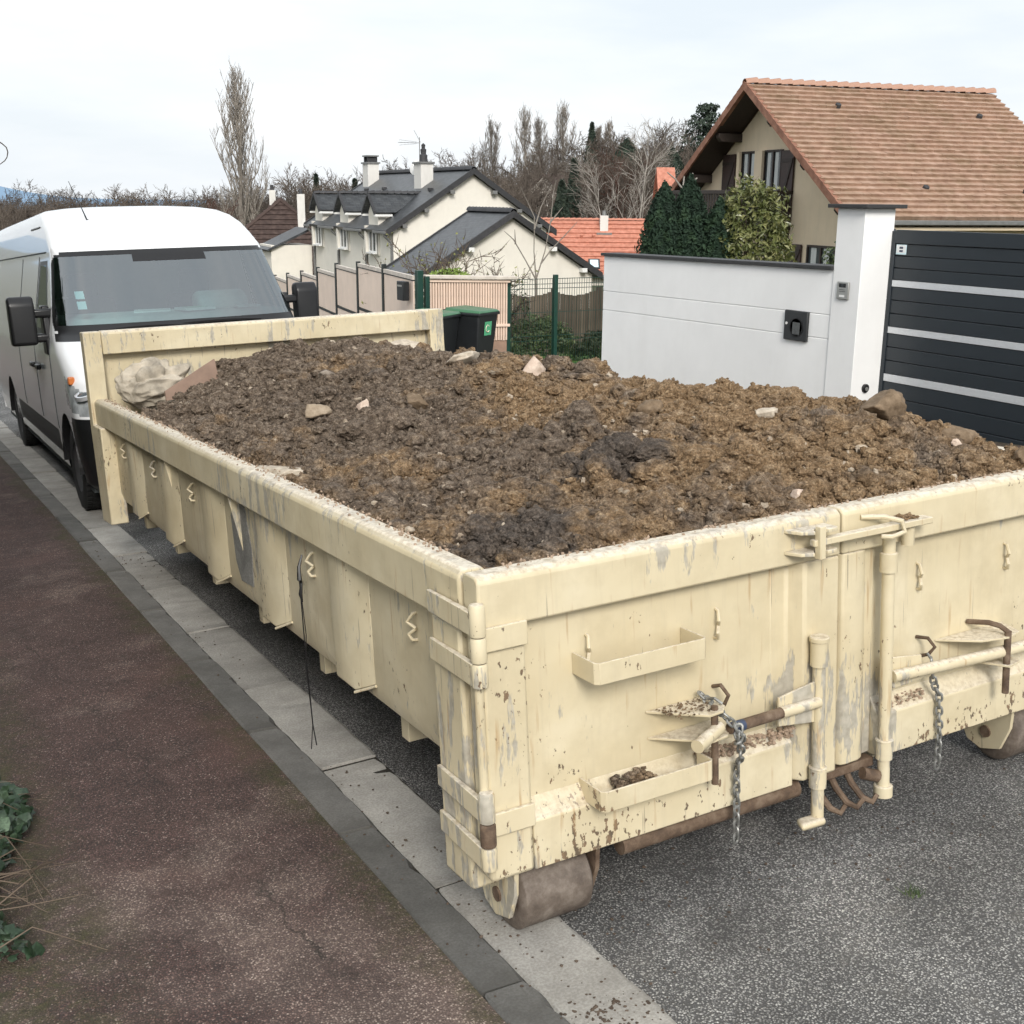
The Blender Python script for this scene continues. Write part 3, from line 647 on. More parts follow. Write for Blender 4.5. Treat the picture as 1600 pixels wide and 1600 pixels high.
# black twine hanging from a side hook
tw = thing('hanging_twine', 'thin dark frayed twine hanging from a hook on the skip side', 'twine', ROAD @ Matrix.Translation((.02, 1.40, 0)))
MB().tube([(.0, .01, .84), (-.018, .0, .80), (-.022, -.008, .755), (-.012, .004, .74), (-.020, .0, .70), (-.016, 0, .67)], [.003, .006, .009, .005, .007, .003], 6).build('knot', BLKPL, tw, 0, True)
MB().tube([(-.02, 0, .76), (-.018, .006, .5), (-.016, .004, .33), (-.012, .012, .20), (-.008, .0, .12)], .0024, 5).build('strand', BLKPL, tw, 0, True)
MB().tube([(-.02, 0, .76), (-.014, -.006, .55), (-.020, .008, .42), (-.012, .012, .20), (-.022, .022, .10)], .0018, 5).build('strand', BLKPL, tw, 0, True)

# ---------------------------------------------------------------- the earth in the skip
def heap(x, y):
    prof = np.interp(y, [0, .25, .6, 1.2, 2.0, 2.9, 3.6, 4.3, 4.9, 5.35], [.985, 1.09, 1.185, 1.22, 1.225, 1.305, 1.265, 1.285, 1.315, 1.25])
    left = 1.0 + .015*np.sin(y*3)
    xc = np.interp(y, [0, 1, 2, 3, 4, 5.3], [2.08, 2.0, 1.75, 1.65, 1.45, 1.25])
    t = np.clip((x-.08)/(xc-.08), 0, 1); zl = left + (prof-left)*(t*t*(3-2*t)*.35+.65*np.sin(t*math.pi/2))
    tr = np.clip((2.37-x)/(2.37-xc), 0, 1); zr = 1.04 + (prof-1.04)*np.sin(tr*math.pi/2)**.8
    z = np.minimum(zl, zr)
    dip = np.exp(-((x-.25)/.42)**2-((y-5.2)/.55)**2)
    return z - .14*dip
nx, ny = 290, 640
xs = np.linspace(.079, SW-.079, nx); ys = np.linspace(.086, 5.322, ny); X, Y = np.meshgrid(xs, ys, indexing='ij')
Z = heap(X, Y); P3 = np.stack([X, Y, Y*0], -1)
edge = np.minimum(np.minimum(X-.079, SW-.079-X), np.minimum(Y-.086, 5.322-Y)); ef = smooth(0, .10, edge)
lump = fbm(P3*3.2, 2); rid = 1-np.abs(pnoise(P3*7.5+3))*2.2; rid2 = 1-np.abs(pnoise(P3*17+9))*2.2; rid3 = 1-np.abs(pnoise(P3*38+5))*2.2
Z = Z + ef*(.070*lump + .036*rid + .026*rid2 + .014*rid3 + .010*pnoise(P3*80)) - .055*ef - .012*(1-ef)
sv = np.stack([X, Y, Z], -1).reshape(-1, 3); i = np.arange(nx*ny).reshape(nx, ny)
sf = np.stack([i[:-1, :-1], i[1:, :-1], i[1:, 1:], i[:-1, 1:]], -1).reshape(-1, 4)
earth = tag(np_mesh('earth_heap', sv, sf, SOIL, None, ROAD), 'brown clumpy excavated earth heaped above the skip rim', 'earth', kind='stuff')
_ic = {}
def ico(sub_):
    if sub_ not in _ic:
        b_ = bmesh.new(); bmesh.ops.create_icosphere(b_, subdivisions=sub_, radius=1); _ic[sub_] = (np.array([v.co[:] for v in b_.verts]), np.array([[v.index for v in f.verts] for f in b_.faces])); b_.free()
    return _ic[sub_]
def zat(x, y):
    a = min(nx-1, max(0, int(round((x-.079)/(SW-.158)*(nx-1))))); c = min(ny-1, max(0, int(round((y-.086)/5.236*(ny-1))))); return Z[a, c]
def big_clods(pts, sub_):
    iv, jf = ico(sub_); V = []; F = []
    for k, (x, y, r) in enumerate(pts):
        s_ = r*(1+rng.uniform(-.25, .35, 3)); s_[2] *= .75; off = rng.uniform(0, 90, 3)
        d = .95+.60*pnoise(iv*1.5+off)+.26*(1-2*np.abs(pnoise(iv*3.3+off)))+.20*(1-2*np.abs(pnoise(iv*6.5+off)))+.10*(1-2*np.abs(pnoise(iv*14+off)))
        V.append(iv*d[:, None]*s_*.85+np.array([x, y, zat(x, y)+r*.22])); F.append(jf+len(iv)*k)
    return np.concatenate(V), np.concatenate(F)
def crumb_field(n, r0, r1, e, sub_, m, jit, lift=.25):
    """thousands of angular crumbs, vectorised"""
    iv, jf = ico(sub_); nv = len(iv); x = rng.uniform(.079+m, SW-.079-m, n); y = .086+m+(5.236-2*m)*rng.uniform(0, 1, n)**1.3; r = r0+(r1-r0)*rng.uniform(0, 1, n)**e
    a = np.clip(np.round((x-.079)/(SW-.158)*(nx-1)).astype(int), 0, nx-1); c = np.clip(np.round((y-.086)/5.236*(ny-1)).astype(int), 0, ny-1)
    bank = iv[None]*(1+rng.normal(0, jit, (64, nv, 1))+rng.normal(0, jit*.4, (64, nv, 3)))
    sc = (1+rng.uniform(-.3, .45, (n, 1, 3)))*r[:, None, None]; q = rng.uniform(0, 6.283, n); b_ = bank[rng.integers(0, 64, n)]*sc; co, si = np.cos(q)[:, None], np.sin(q)[:, None]
    V = np.stack([b_[..., 0]*co-b_[..., 1]*si, b_[..., 0]*si+b_[..., 1]*co, b_[..., 2]*.85], -1)+np.stack([x, y, Z[a, c]+r*lift], -1)[:, None, :]
    return V.reshape(-1, 3), (jf[None]+(np.arange(n)*nv)[:, None, None]).reshape(-1, 3)
def rp(n, r0, r1, e=2.2, m=.06):
    return [(rng.uniform(.079+m, SW-.079-m), .086+m+(5.236-2*m)*rng.uniform(0, 1)**1.25, r0+(r1-r0)*rng.uniform(0, 1)**e) for _ in range(n)]
v1, f1 = big_clods(rp(210, .030, .070, 1.8, .10), 4); v0, f0 = big_clods(rp(2300, .013, .040, 1.7, .07), 3)
v2, f2 = crumb_field(20000, .004, .013, 1.7, 1, .03, .30, .75); v3, f3 = crumb_field(9000, .0035, .007, 1.5, 1, .01, .24, .7)
def coat(src, n, r0, r1):
    """crumbs stuck on the upper faces of the clods"""
    iv, jf = ico(1); nv = len(iv); c = src[rng.integers(0, len(src), n*3)]; k_ = np.clip(np.round((c[:, 0]-.079)/(SW-.158)*(nx-1)).astype(int), 0, nx-1), np.clip(np.round((c[:, 1]-.086)/5.236*(ny-1)).astype(int), 0, ny-1)
    c = c[c[:, 2] > Z[k_]-.004][:n]; m_ = len(c); bank = iv[None]*(1+rng.normal(0, .30, (64, nv, 1))+rng.normal(0, .12, (64, nv, 3)))
    V = bank[rng.integers(0, 64, m_)]*((1+rng.uniform(-.35, .5, (m_, 1, 3)))*(r0+(r1-r0)*rng.uniform(0, 1, (m_, 1, 1))**1.8))+c[:, None, :]
    return V.reshape(-1, 3), (jf[None]+(np.arange(m_)*nv)[:, None, None]).reshape(-1, 3)
v4, f4 = coat(np.concatenate([v1, v0]), 32000, .0035, .0115)
VV = [v1, v0, v2, v3, v4]; FF = []; n_ = 0
for v_, f_ in zip(VV, (f1, f0, f2, f3, f4)): FF.append(f_+n_); n_ += len(v_)
cl = np_mesh('soil_clods', np.concatenate(VV), np.concatenate(FF), SOIL, earth, None, False); cl['kind'] = 'stuff'
vp_, fp_ = crumb_field(600, .004, .016, 2.0, 2, .06, .22, .9)
ps = np_mesh('pale_fragments', vp_, fp_, m_stone('pale_fragments', (.26, .20, .145), (.54, .46, .36)), earth, None, False); ps['kind'] = 'stuff'
# crumbs spilled along the rim
V = []; F = []; iv, jf = ico(1)
for k in range(700):
    if k % 3: x, y = rng.normal(.060, .014), rng.uniform(.3, 5.2)
    else: x, y = rng.uniform(.1, 2.35), rng.normal(.062, .012)
    r = rng.uniform(.0015, .0055); V.append(iv*r*(1+rng.normal(0, .2, (len(iv), 1)))+np.array([x, y, 1.071])); F.append(jf+len(iv)*k)
rc = np_mesh('rim_crumbs', np.concatenate(V), np.concatenate(F), bpy.data.materials['dusty_rubble'], earth, None, False); rc['kind'] = 'stuff'

# stones and rubble one can pick out, each its own thing
PALE = m_stone('pale_limestone', (.36, .30, .23), (.66, .58, .47)); PINKS = m_stone('pinkish_fragment', (.50, .37, .29), (.70, .58, .48)); BRN = m_stone('brown_rock', (.11, .075, .045), (.26, .19, .125))
def rock(name, label, x, y, size, mat, seed, flat=.7, rz=0, sharp=False, tilt=0, up=.25, n=4, cat='stone'):
    iv, jf = ico(n); r_ = np.random.default_rng(seed); off = r_.uniform(0, 90, 3)
    d = 1+.40*pnoise(iv*1.3+off)+.16*pnoise(iv*3.1+off); v = iv*d[:, None]
    for q in range(7 if sharp else 3):
        nrm = r_.normal(size=3); nrm /= np.linalg.norm(nrm); h = .52+.25*r_.uniform(); dd = v@nrm; v = v-np.outer(np.maximum(dd-h, 0)*.93, nrm)
    v = v*(1+.07*pnoise(v*5+off)+.05*(1-2*np.abs(pnoise(v*9+off)))+.025*pnoise(v*22+off))[:, None]
    v = v*np.array([size[0], size[1], size[2]])*.55
    M = ROAD @ Matrix.Translation((x, y, zat(x, y)+size[2]*up)) @ Matrix.Rotation(rz, 4, 'Z') @ Matrix.Rotation(tilt, 4, 'X')
    return tag(np_mesh(name, v, jf, mat, None, M, True), label, cat)
rock('pale_stone_sheet', 'broad ragged pale chalky slab lying flat near the heap top', 1.50, 3.05, (.30, .20, .07), PALE, 1, rz=.4, sharp=True, tilt=-.3, up=.4)
rock('tile_fragment', 'pinkish triangular broken tile standing up on the heap', 1.62, 2.50, (.12, .04, .12), PINKS, 12, rz=-.5, sharp=True, tilt=-.35, up=.35, n=2)
rock('white_stone', 'small white angular stone on the ochre earth, halfway along', 1.70, .88, (.085, .06, .05), PALE, 3, sharp=True, up=.4)
rock('long_pale_stone', 'long curved pale stone lying in the middle of the heap', 1.10, 1.81, (.17, .055, .06), PALE, 4, rz=.7, up=.5)
rock('big_brown_rock', 'largest brown rock on the skyline of the heap in front of the dark gate', 2.03, .62, (.17, .14, .10), BRN, 5, rz=.3, sharp=True, up=.28)
rock('round_brown_stone', 'rounded brown stone by the far rim, right of the big rock', 2.26, .16, (.085, .07, .065), BRN, 6, up=.7)
rock('brown_clod', 'broad brown clod on the skyline between the big rock and the round stone', 2.17, .40, (.14, .11, .08), BRN, 9, up=.35)
rock('mortar_lump', 'flat pale mortar lump resting against the near side rim', .20, 2.12, (.13, .34, .05), PALE, 8, rz=.1, up=.45)
rock('chalk_lump', 'pale chalk lump at the foot of the front wall, right end', 1.95, 4.85, (.30, .20, .12), PALE, 13, up=.4)
rock('pink_chip', 'small pinkish white chip in the dark earth on the left', .75, 2.58, (.06, .05, .09), PINKS, 14, sharp=True, up=.5)
rock('rim_stone', 'small white stone beside the rim where the doors meet', 1.27, .24, (.05, .04, .05), PINKS, 15, sharp=True, up=.5)
rock('rounded_cobble', 'rounded ochre cobble in the middle of the ochre earth', 1.48, 1.32, (.10, .08, .07), BRN, 16, up=.4)
rock('flat_grey_stone', 'flat grey-brown stone low on the left slope near the front wall', .98, 3.67, (.20, .14, .06), m_stone('grey_stone', (.20, .165, .13), (.36, .31, .26)), 17, rz=1.1, sharp=True, up=.4)
rock('white_chip', 'tiny white chip near the far end of the right door', 2.09, .33, (.04, .03, .03), PINKS, 18, sharp=True, up=.6)
rock('brown_slab', 'tilted brown slab of clay in the dark earth', .96, 2.39, (.16, .12, .06), BRN, 19, rz=.8, sharp=True, tilt=.5, up=.4)
rock('pale_brown_stone', 'pale brown blocky stone on the left slope', .60, 2.80, (.13, .10, .08), m_stone('tan_stone', (.25, .19, .13), (.42, .34, .25)), 20, rz=.2, sharp=True, up=.35)
# beige sack and board in the front corner
def sack():
    iv, jf = ico(6); g = np.array([.72, -.25, .65]); g /= np.linalg.norm(g); t1 = np.cross(g, [0, 0, 1.]); t1 /= np.linalg.norm(t1); t2 = np.cross(g, t1)
    ang = np.arctan2(iv@t2, iv@t1); pol = np.arccos(np.clip(iv@g, -1, 1)); w = iv*1.3
    nz_ = pnoise(w*1.7+4); fold = 1-2*np.abs(((ang*5/6.283+.8*nz_+.35*pol) % 1)-.5)*2; fold2 = 1-2*np.abs(pnoise(w*1.9+11)); cre = 1-2*np.abs(pnoise(w*6.5+2))
    env = np.sin(np.clip(pol, 0, 2.2)/2.2*math.pi)
    d = 1+.24*fold*env+.14*fold2+.022*cre+.30*np.exp(-(pol/.22)**2)-.25*np.exp(-((pol-.45)/.22)**2)+.25*pnoise(w*.9+8)
    v = iv*d[:, None]*np.array([.21, .11, .135]); v[:, 2] = np.maximum(v[:, 2], -.13)
    return np_mesh('sack', v, jf, SACKM, None, ROAD @ T(.36, 5.10, 1.13, .1))
tag(sack(), 'crumpled dirty beige sack in the front corner of the skip', 'sack')
b = MB().prism([(0, 0), (.36, .02), (.345, .23), (.0, .06)], 1, -.008, .008)
o = b.build('cardboard_piece', CARD, None, .001); o.matrix_world = ROAD @ T(.36, 4.86, 1.06, .12) @ Matrix.Rotation(-.12, 4, 'X')
tag(o, 'torn brown board wedged upright against the beige sack', 'board')

# ---------------------------------------------------------------- the van
van = thing('delivery_van', 'white high-roof panel van parked nose-on behind the skip', 'van', ROAD @ T(1.115, 6.40, -.012, R(-1.0)))
tab = np.array([  # z, nose y, half width, nose depth
 (.20,.10,.90,.34),(.30,.03,.985,.34),(.50,.0,1.02,.36),(.72,.0,1.032,.38),(.90,.035,1.035,.42),(1.05,.11,1.035,.50),(1.15,.24,1.035,.56),(1.25,.46,1.033,.56),(1.33,.70,1.02,.50),(1.39,.85,1.008,.44),
 (1.60,1.02,.972,.42),(1.80,1.18,.934,.40),(2.00,1.34,.896,.38),(2.06,1.40,.888,.38),(2.16,1.56,.872,.42),(2.26,1.76,.856,.46),(2.34,2.0,.832,.5),(2.40,2.28,.80,.55),(2.44,2.6,.72,.6),(2.47,3.0,.58,.6),(2.485,3.4,.38,.5),(2.49,3.8,.02,.3)])
zr_ = np.concatenate([np.arange(.20, 2.30, .02), [2.30, 2.32, 2.34, 2.36, 2.38, 2.40, 2.42, 2.44, 2.455, 2.47, 2.478, 2.485, 2.49]])
VL = 6.75
def van_row(z):
    yf, w, D = (np.interp(z, tab[:, 0], tab[:, k]) for k in (1, 2, 3)); return yf, w, D
NE = 2/2.7
tt = np.radians(90*(np.linspace(0, 1, 52)**.9))
ysd = np.linspace(0, 1, 150)[1:]
def van_pt(z, k):    # half outline column k
    yf, w, D = van_row(z)
    if k < len(tt): return w*math.sin(tt[k])**NE, yf+D*(1-math.cos(tt[k])**NE)
    y0 = yf+D; return w, y0+(VL-y0)*ysd[k-len(tt)]
nc = len(tt)+len(ysd); nz = len(zr_)
HV = np.array([[(*van_pt(z, k), z) for k in range(nc)] for z in zr_])
WA = [(.86, .36), (5.19, .36)]; RA = .43
def in_arch(p): return any((p[1]-a)**2+(p[2]-c)**2 < RA*RA for a, c in WA)
parts = {}
def region(k, z, p):
    x, y = p[0], p[1]; td = math.degrees(tt[k]) if k < len(tt) else 91
    w0 = .035
    if 1.40 < z < 2.03 and td < 84:
        d = min(z-1.40, 2.03-z)
        e = (84-td)/84*1.3
        if td > 66 and ((td-66)/18)**2+((abs(z-1.715)-.215)/.10)**2 > 1 and abs(z-1.715) > .215: return 'body'
        if z > 1.94 and td < 12: return 'frit' 
        return 'glass' if (z > 1.45 and z < 1.99 and e > .13) else 'frit'
    if 1.34 < z <= 1.40 and td < 80: return 'frit'
    if y > 1.0 and k >= len(tt)-4:
        a = 1.52+(z-1.42)*.62
        if 1.36 < z < 1.98 and a-.02 < y < 2.36: return 'sglass' if (1.41 < z < 1.94 and a+.06 < y < 2.28) else 'sfrit'
    hl0 = .72+.30*max(0, (td-35)/55)**1.0*0
    if 46 < td and y < .74 and .70 < z < 1.14:
        c = ((td-46)/44 if td < 90 else 1+(y-.40)/.30); lo = .80+.05*c; hi = .90+.23*min(c, 1)
        if lo < z < hi and y < .62: return 'headlight'
    if z < .80 and y < .50: return 'bumper'
    if .40 < z < .60 and 1.42 < y < 4.55 and k >= len(tt): return 'moulding'
    return 'body'
for sgn in (-1, 1):
    for a in range(nz-1):
        for k in range(nc-1):
            q = [HV[a, k], HV[a, k+1], HV[a+1, k+1], HV[a+1, k]]
            if all(in_arch(p) for p in q): continue
            pts = []
            for p in q:
                p = p.copy()
                if k > 30:
                    for (ya, za) in WA:
                        d = math.hypot(p[1]-ya, p[2]-za)
                        if d < RA: p[1] = ya+(p[1]-ya)*RA/max(d, .01); p[2] = za+(p[2]-za)*RA/max(d, .01)
                p[0] *= sgn; pts.append(p)
            c = sum(q)/4; rg = region(k, c[2], c)
            name = rg if rg in ('body', 'frit', 'glass', 'bumper') else rg+str(sgn)
            parts.setdefault(name, []).append(pts if sgn > 0 else pts[::-1])
def fparts(name, quads, mat, off=0, parent=None, label=None):
    V = np.array(quads).reshape(-1, 3); key = np.round(V, 4); u, inv = np.unique(key, axis=0, return_inverse=True)
    o = np_mesh(name, u, inv.reshape(-1, 4), mat, parent or van)
    if label: o['label'] = label
    return o
for nm, qs in parts.items():
    base = nm.rstrip('-1')
    mat = dict(body=WPAINT, frit=BLKPL, glass=GLASS, sglass=SGLASS, sfrit=BLKPL, headlight=LENS, bumper=BLKPL, moulding=GREYPL)[base]
    if base == 'headlight':
        h = fparts('headlight', qs, LENS); sg = -1 if '-' in nm else 1
        for kk, zz, rr in ((34, .985, .062), (26, .915, .048)):
            zi = int(round((zz-.20)/.02)); p = Vector(HV[zi, kk]); q = Vector(HV[zi, kk+3])-p; n_ = Vector((-q.y*-1, -abs(q.x), .12)).normalized(); n_ = Vector((abs(n_.x)*sg, n_.y, n_.z)); p.x *= sg
            lp = MB().lathe([(rr*1.25, -.02), (rr*1.2, .010), (rr, .012), (rr*.9, .004)], 22, n_, p).build('lamp', CHROME, h, 0, True)
            MB().lathe([(rr*.9, .004), (rr*.5, .012), (0, .015)], 22, n_, p).build('lamp_glass', WGLASS, h, 0, True)
        zi = int(round((1.07-.20)/.02)); p = HV[zi, 40]
        MB().box((sg*p[0]-.035, p[1]-.035, 1.045), (sg*p[0]+.012, p[1]+.03, 1.105)).build('indicator', AMBER, h, .01)
    else:
        fparts(dict(body='body', frit='windscreen_border', glass='windscreen', sglass='side_window', sfrit='window_frame', bumper='bumper', moulding='side_moulding')[base], qs, mat)
# closed rear, floor, wheel liners
MB().prism([(-1.0, .3), (1.0, .3), (1.02, 1.3), (.92, 2.06), (.85, 2.34), (.58, 2.46), (-.58, 2.46), (-.85, 2.34), (-.92, 2.06), (-1.02, 1.3)], 1, 6.73, 6.75).build('rear_door', WPAINT, van, .004)
MB().box((-.95, .35, .22), (.95, 6.7, .26)).build('underbody', DARKIN, van)
for ya, za in WA:
    for sg in (-1, 1):
        vv = []; ff = []
        for i in range(25):
            t = math.pi*i/24-.25*(1 if 0 else 0); vv += [(sg*1.03, ya+RA*1.005*math.cos(t), za+RA*1.005*math.sin(t)), (sg*.62, ya+RA*math.cos(t), za+RA*math.sin(t))]
        for i in range(24): ff.append((2*i, 2*i+1, 2*i+3, 2*i+2))
        vv += [(sg*.62, ya, za)]
        for i in range(24): ff.append((2*i+1, 2*i+3, len(vv)-1))
        MB().add(vv, ff).build('wheel_arch', BLKPL, van)
        w = MB().lathe([(.20, -.10), (.29, -.11), (.335, -.095), (.352, -.06), (.354, 0), (.352, .06), (.335, .095), (.29, .11), (.20, .10)], 48, (1, 0, 0), (0, 0, 0)).build('wheel', TYRE, van, 0, True)
        w.location = (sg*.885, ya, .358)
        MB().lathe([(.0, .055), (.06, .06), (.075, .03), (.13, .02), (.17, .05), (.20, .085), (.215, .10), (.215, -.1), (.0, -.1)], 32, (sg, 0, 0), (0, 0, 0)).build('rim', STEEL, w, 0, True)
        for k in range(48):
            pass
        tr = MB()
        for k in range(44):
            t = 2*math.pi*k/44
            for lx in (-.075, -.028, .028, .075):
                cy, cz = .352*math.cos(t+lx*.8), .352*math.sin(t+lx*.8); ty, tz = -math.sin(t+lx*.8), math.cos(t+lx*.8); ny_, nz_ = math.cos(t+lx*.8), math.sin(t+lx*.8)
                pts = []
                for h in (-.004, .007):
                    for (ax, at_) in ((-.019, -.019), (.019, -.013), (.019, .013), (-.019, .019)): pts.append((lx+ax, cy+ty*at_+ny_*h, cz+tz*at_+nz_*h))
                tr.hexa(pts)
        tr.build('tread', TYRE, w)
# cabin
MB().prism([(1.06, 1.36), (1.22, 1.50), (1.66, 1.53), (1.76, 1.40), (1.76, .9), (1.2, .9)], 0, -.93, .93).build('dashboard', DASH, van, .03)
MB().prism([(1.34, 1.50), (1.66, 1.50), (1.64, 1.65), (1.50, 1.68), (1.38, 1.61)], 0, .22, .66).build('instrument_hood', DASH, van, .05, seg=4)
for sx in (-.55, .48):
    MB().prism([(2.0, .75), (2.5, .75), (2.62, 1.62), (2.52, 1.66), (2.2, 1.0), (2.0, .95)], 0, sx-.28, sx+.28).build('seat', DARKIN, van, .06, seg=3)
    MB().box((sx-.14, 2.52, 1.64), (sx+.14, 2.62, 1.86)).build('headrest', DARKIN, van, .04, seg=3)
MB().prism([(-.95, .6), (.95, .6), (.95, 1.7), (.86, 2.08), (.78, 2.30), (-.78, 2.30), (-.86, 2.08), (-.93, 1.7)], 1, 2.75, 2.78).build('bulkhead', plain('grey_bulkhead', (.30, .36, .355), .9, .25, 1.3), van)
MB().prism([(1.62, 2.02), (2.75, 2.32), (2.75, 2.30), (1.62, 2.0)], 0, -.80, .80).build('headliner', DASH, van)
MB().tube([(.44+.19*math.cos(t), 1.74+.07*math.sin(t), 1.40+.17*math.sin(t)) for t in np.linspace(0, 6.283, 24, endpoint=False)], .016, 8, False, True).build('steering_wheel', DARKIN, van, 0, True)
for (x, y, w_, d_, rz, h_) in ((.18, 1.27, .28, .20, .3, .02), (-.15, 1.42, .30, .22, -.2, .012), (.62, 1.24, .2, .14, .1, .015)):
    o = MB().box((-w_/2, -d_/2, 0), (w_/2, d_/2, h_)).build('paper', PAPER, van); o.matrix_basis = T(x, y+.08, 1.520, rz) @ Matrix.Rotation(.05, 4, 'X')
o = MB().box((-.10, -.07, .021), (.08, .04, .024)).build('paper_print', plain('green_print', (.35, .55, .42), .8), van); o.matrix_basis = T(.18, 1.35, 1.521, .3) @ Matrix.Rotation(.05, 4, 'X')
# a point just outside the windscreen / side skin
def van_surf(x, z, off=.008):
    yf, w, D = van_row(z); s_ = min(.9999, abs(x)/w)**(1/NE); t = math.asin(s_); y = yf+D*(1-math.cos(t)**NE); return Vector((x, y-off, z))
for z0 in (1.66, 1.58):      # inspection stickers, inside the lower left corner of the screen
    p = [van_surf(x, z, -.008) for x, z in ((-.80, z0), (-.735, z0), (-.735, z0+.062), (-.80, z0+.062))]
    MB().add(p+[q+Vector((0, .002, 0)) for q in p], [(0, 1, 2, 3), (7, 6, 5, 4)]).build('windscreen_sticker', STICK, van)
for x0, x1, z0, z1 in ((-.15, .62, 1.425, 1.44), (-.70, .05, 1.41, 1.43)):
    pts = [van_surf(x0+(x1-x0)*i/10, z0+(z1-z0)*math.sin(i/10*3), .022) for i in range(11)]
    wp = MB().tube(pts, [.010]*2+[.018]*7+[.010]*2, 6).build('wiper', BLKPL, van, 0, True)
    MB().tube([van_surf(x0, 1.395, .02), pts[2], pts[5]], .010, 6).build('wiper_arm', BLKPL, wp, 0, True)
MB().prism([(-.10, 1.90), (.10, 1.90), (.13, 2.0), (-.13, 2.0)], 1, 1.44, 1.50).build('rear_view_mirror', DARKIN, van, .015)
# mirrors
for sg in (-1, 1):
    mm = MB(); x0, x1 = sg*1.10, sg*1.30
    xa, xb = min(x0, x1), max(x0, x1)
    o = MB().prism([(1.38, 1.31), (1.50, 1.30), (1.54, 1.36), (1.54, 1.67), (1.50, 1.70), (1.43, 1.70), (1.38, 1.64)], 0, xa, xb).build('door_mirror', BLKPL, van, .045, seg=4)
    MB().prism([(1.541, 1.36), (1.545, 1.36), (1.545, 1.66), (1.541, 1.66)], 0, xa+.03, xb-.03).build('mirror_glass', CHROME, o)
    for zz in (1.56, 1.36): MB().prism([(1.40, zz-.035), (1.52, zz-.035), (1.52, zz+.035), (1.40, zz+.035)], 0, min(sg*.93, sg*1.14), max(sg*.93, sg*1.14)).build('mirror_arm', BLKPL, o, .02)
    MB().prism([(1.38, 1.22), (1.60, 1.22), (1.60, 1.62), (1.44, 1.62)], 0, min(sg*.985, sg*1.045), max(sg*.985, sg*1.045)).build('mirror_foot', BLKPL, o, .015)
    hx = sg*1.038
    for y in (2.12, 2.52):
        h = MB().prism([(y-.09, 1.06), (y+.09, 1.06), (y+.09, 1.105), (y-.09, 1.105)], 0, min(hx, hx+sg*.035), max(hx, hx+sg*.035)).build('door_handle', BLKPL, van, .012)
    # door shut lines and waist seam
    for y in (1.36, 2.40, 3.72):
        for (za, zb) in ((.62, 1.36), (1.40, 2.02)):
            pts = []
            for i in range(9):
                z = za+(zb-za)*i/8; yf, w, D = van_row(z); yy = y+(.62*(z-1.4) if (y < 2 and z > 1.4) else 0); pts.append((sg*(w+.0008), yy, z))
            if y < 2 and za > 1.3: continue
            MB().tube(pts, .0042, 5).build('shut_line', DARKIN, van)
    w_ = van_row(2.05)[1]
    MB().tube([(sg*(w_+.001), y, 2.05) for y in np.linspace(1.95, 6.7, 12)], .006, 5).build('roof_seam', DARKIN, van)
    MB().tube([(sg*(van_row(2.27)[1]-.0), y, 2.275) for y in np.linspace(2.45, 3.1, 5)], .009, 5).build('roof_slot', BLKPL, van)
# aerial, number plate, grille
o = MB().lathe([(.0, .035), (.012, .03), (.024, .012), (.03, 0)], 16, (0, -.3, 1), (-.52, 1.98, 2.285)).build('aerial', BLKPL, van, 0, True)
MB().tube([(-.52, 1.97, 2.30), (-.545, 2.10, 2.44), (-.585, 2.34, 2.66)], [.007, .004, .0025], 6).build('aerial_rod', BLKPL, o, 0, True)
MB().prism([(-.008, .82), (.02, .82), (.02, 1.0), (-.008, 1.0)], 0, -.5, .5).build('grille', BLKPL, van, .01)
# ---------------------------------------------------------------- white boundary wall, pillar, gate
WS = (1.32-1.367)/4.0     # the courses fall slightly with the street
wall = thing('garden_wall', 'long smooth white rendered garden wall with dark coping', 'wall', T(7.0, 6.16, 1.367))
def wz(y): return WS*y
def course(z0, z1, x0=0.0):
    b = MB(); b.hexa([(x0, 0, z0), (x0+.2, 0, z0), (x0+.2, 4.0, z0+wz(4)), (x0, 4.0, z0+wz(4)), (x0, 0, z1), (x0+.2, 0, z1), (x0+.2, 4.0, z1+wz(4)), (x0, 4.0, z1+wz(4))]); return b
for z0, z1 in ((-.455, -.03), (-.688, -.463), (-2.2, -.696)): course(z0, z1).build('wall_course', WHITE_R, wall, .004)
course(-2.1, -.05, .008).build('wall_core', WHITE_R, wall)
b = MB(); b.hexa([(-.035, 0, -.028), (.235, 0, -.028), (.235, 4.03, wz(4)-.028), (-.035, 4.03, wz(4)-.028), (-.035, 0, .008), (.235, 0, .008), (.235, 4.03, wz(4)+.008), (-.035, 4.03, wz(4)+.008)])
b.build('coping', COPE, wall, .004)
pil = thing('gate_pillar', 'square white rendered gate pillar with dark flat cap', 'pillar', T(7.0, 5.80, 0))
MB().box((-.012, 0, -.9), (.37, .358, 1.915)).build('shaft', WHITE_R, pil, .006)
MB().box((-.075, -.075, 1.916), (.44, .435, 1.952)).build('cap', COPE, pil, .005)
ic = thing('intercom', 'small silver video intercom on the white gate pillar', 'intercom', T(6.988, 6.0, 1.155))
MB().box((-.022, -.075, -.082), (0, .075, .082)).build('case', METAL, ic, .006)
MB().box((-.0245, -.045, .030), (-.0225, .045, .066)).build('camera_window', BLKPL, ic, .002)
MB().cyl((-.027, .0, .048), (-.0246, 0, .048), .014, 16).build('lens', DARKIN, ic, 0, True)
for z in (.008, -.008): MB().box((-.0235, -.04, z-.002), (-.0225, .04, z+.002)).build('speaker_slot', BLKPL, ic)
MB().box((-.0245, -.035, -.062), (-.0225, .035, -.042)).build('call_button', WHITEP, ic, .002)
mb_ = thing('meter_box', 'dark grey meter box with round window set in the white wall', 'meter box', T(7.0, 6.615, .765))
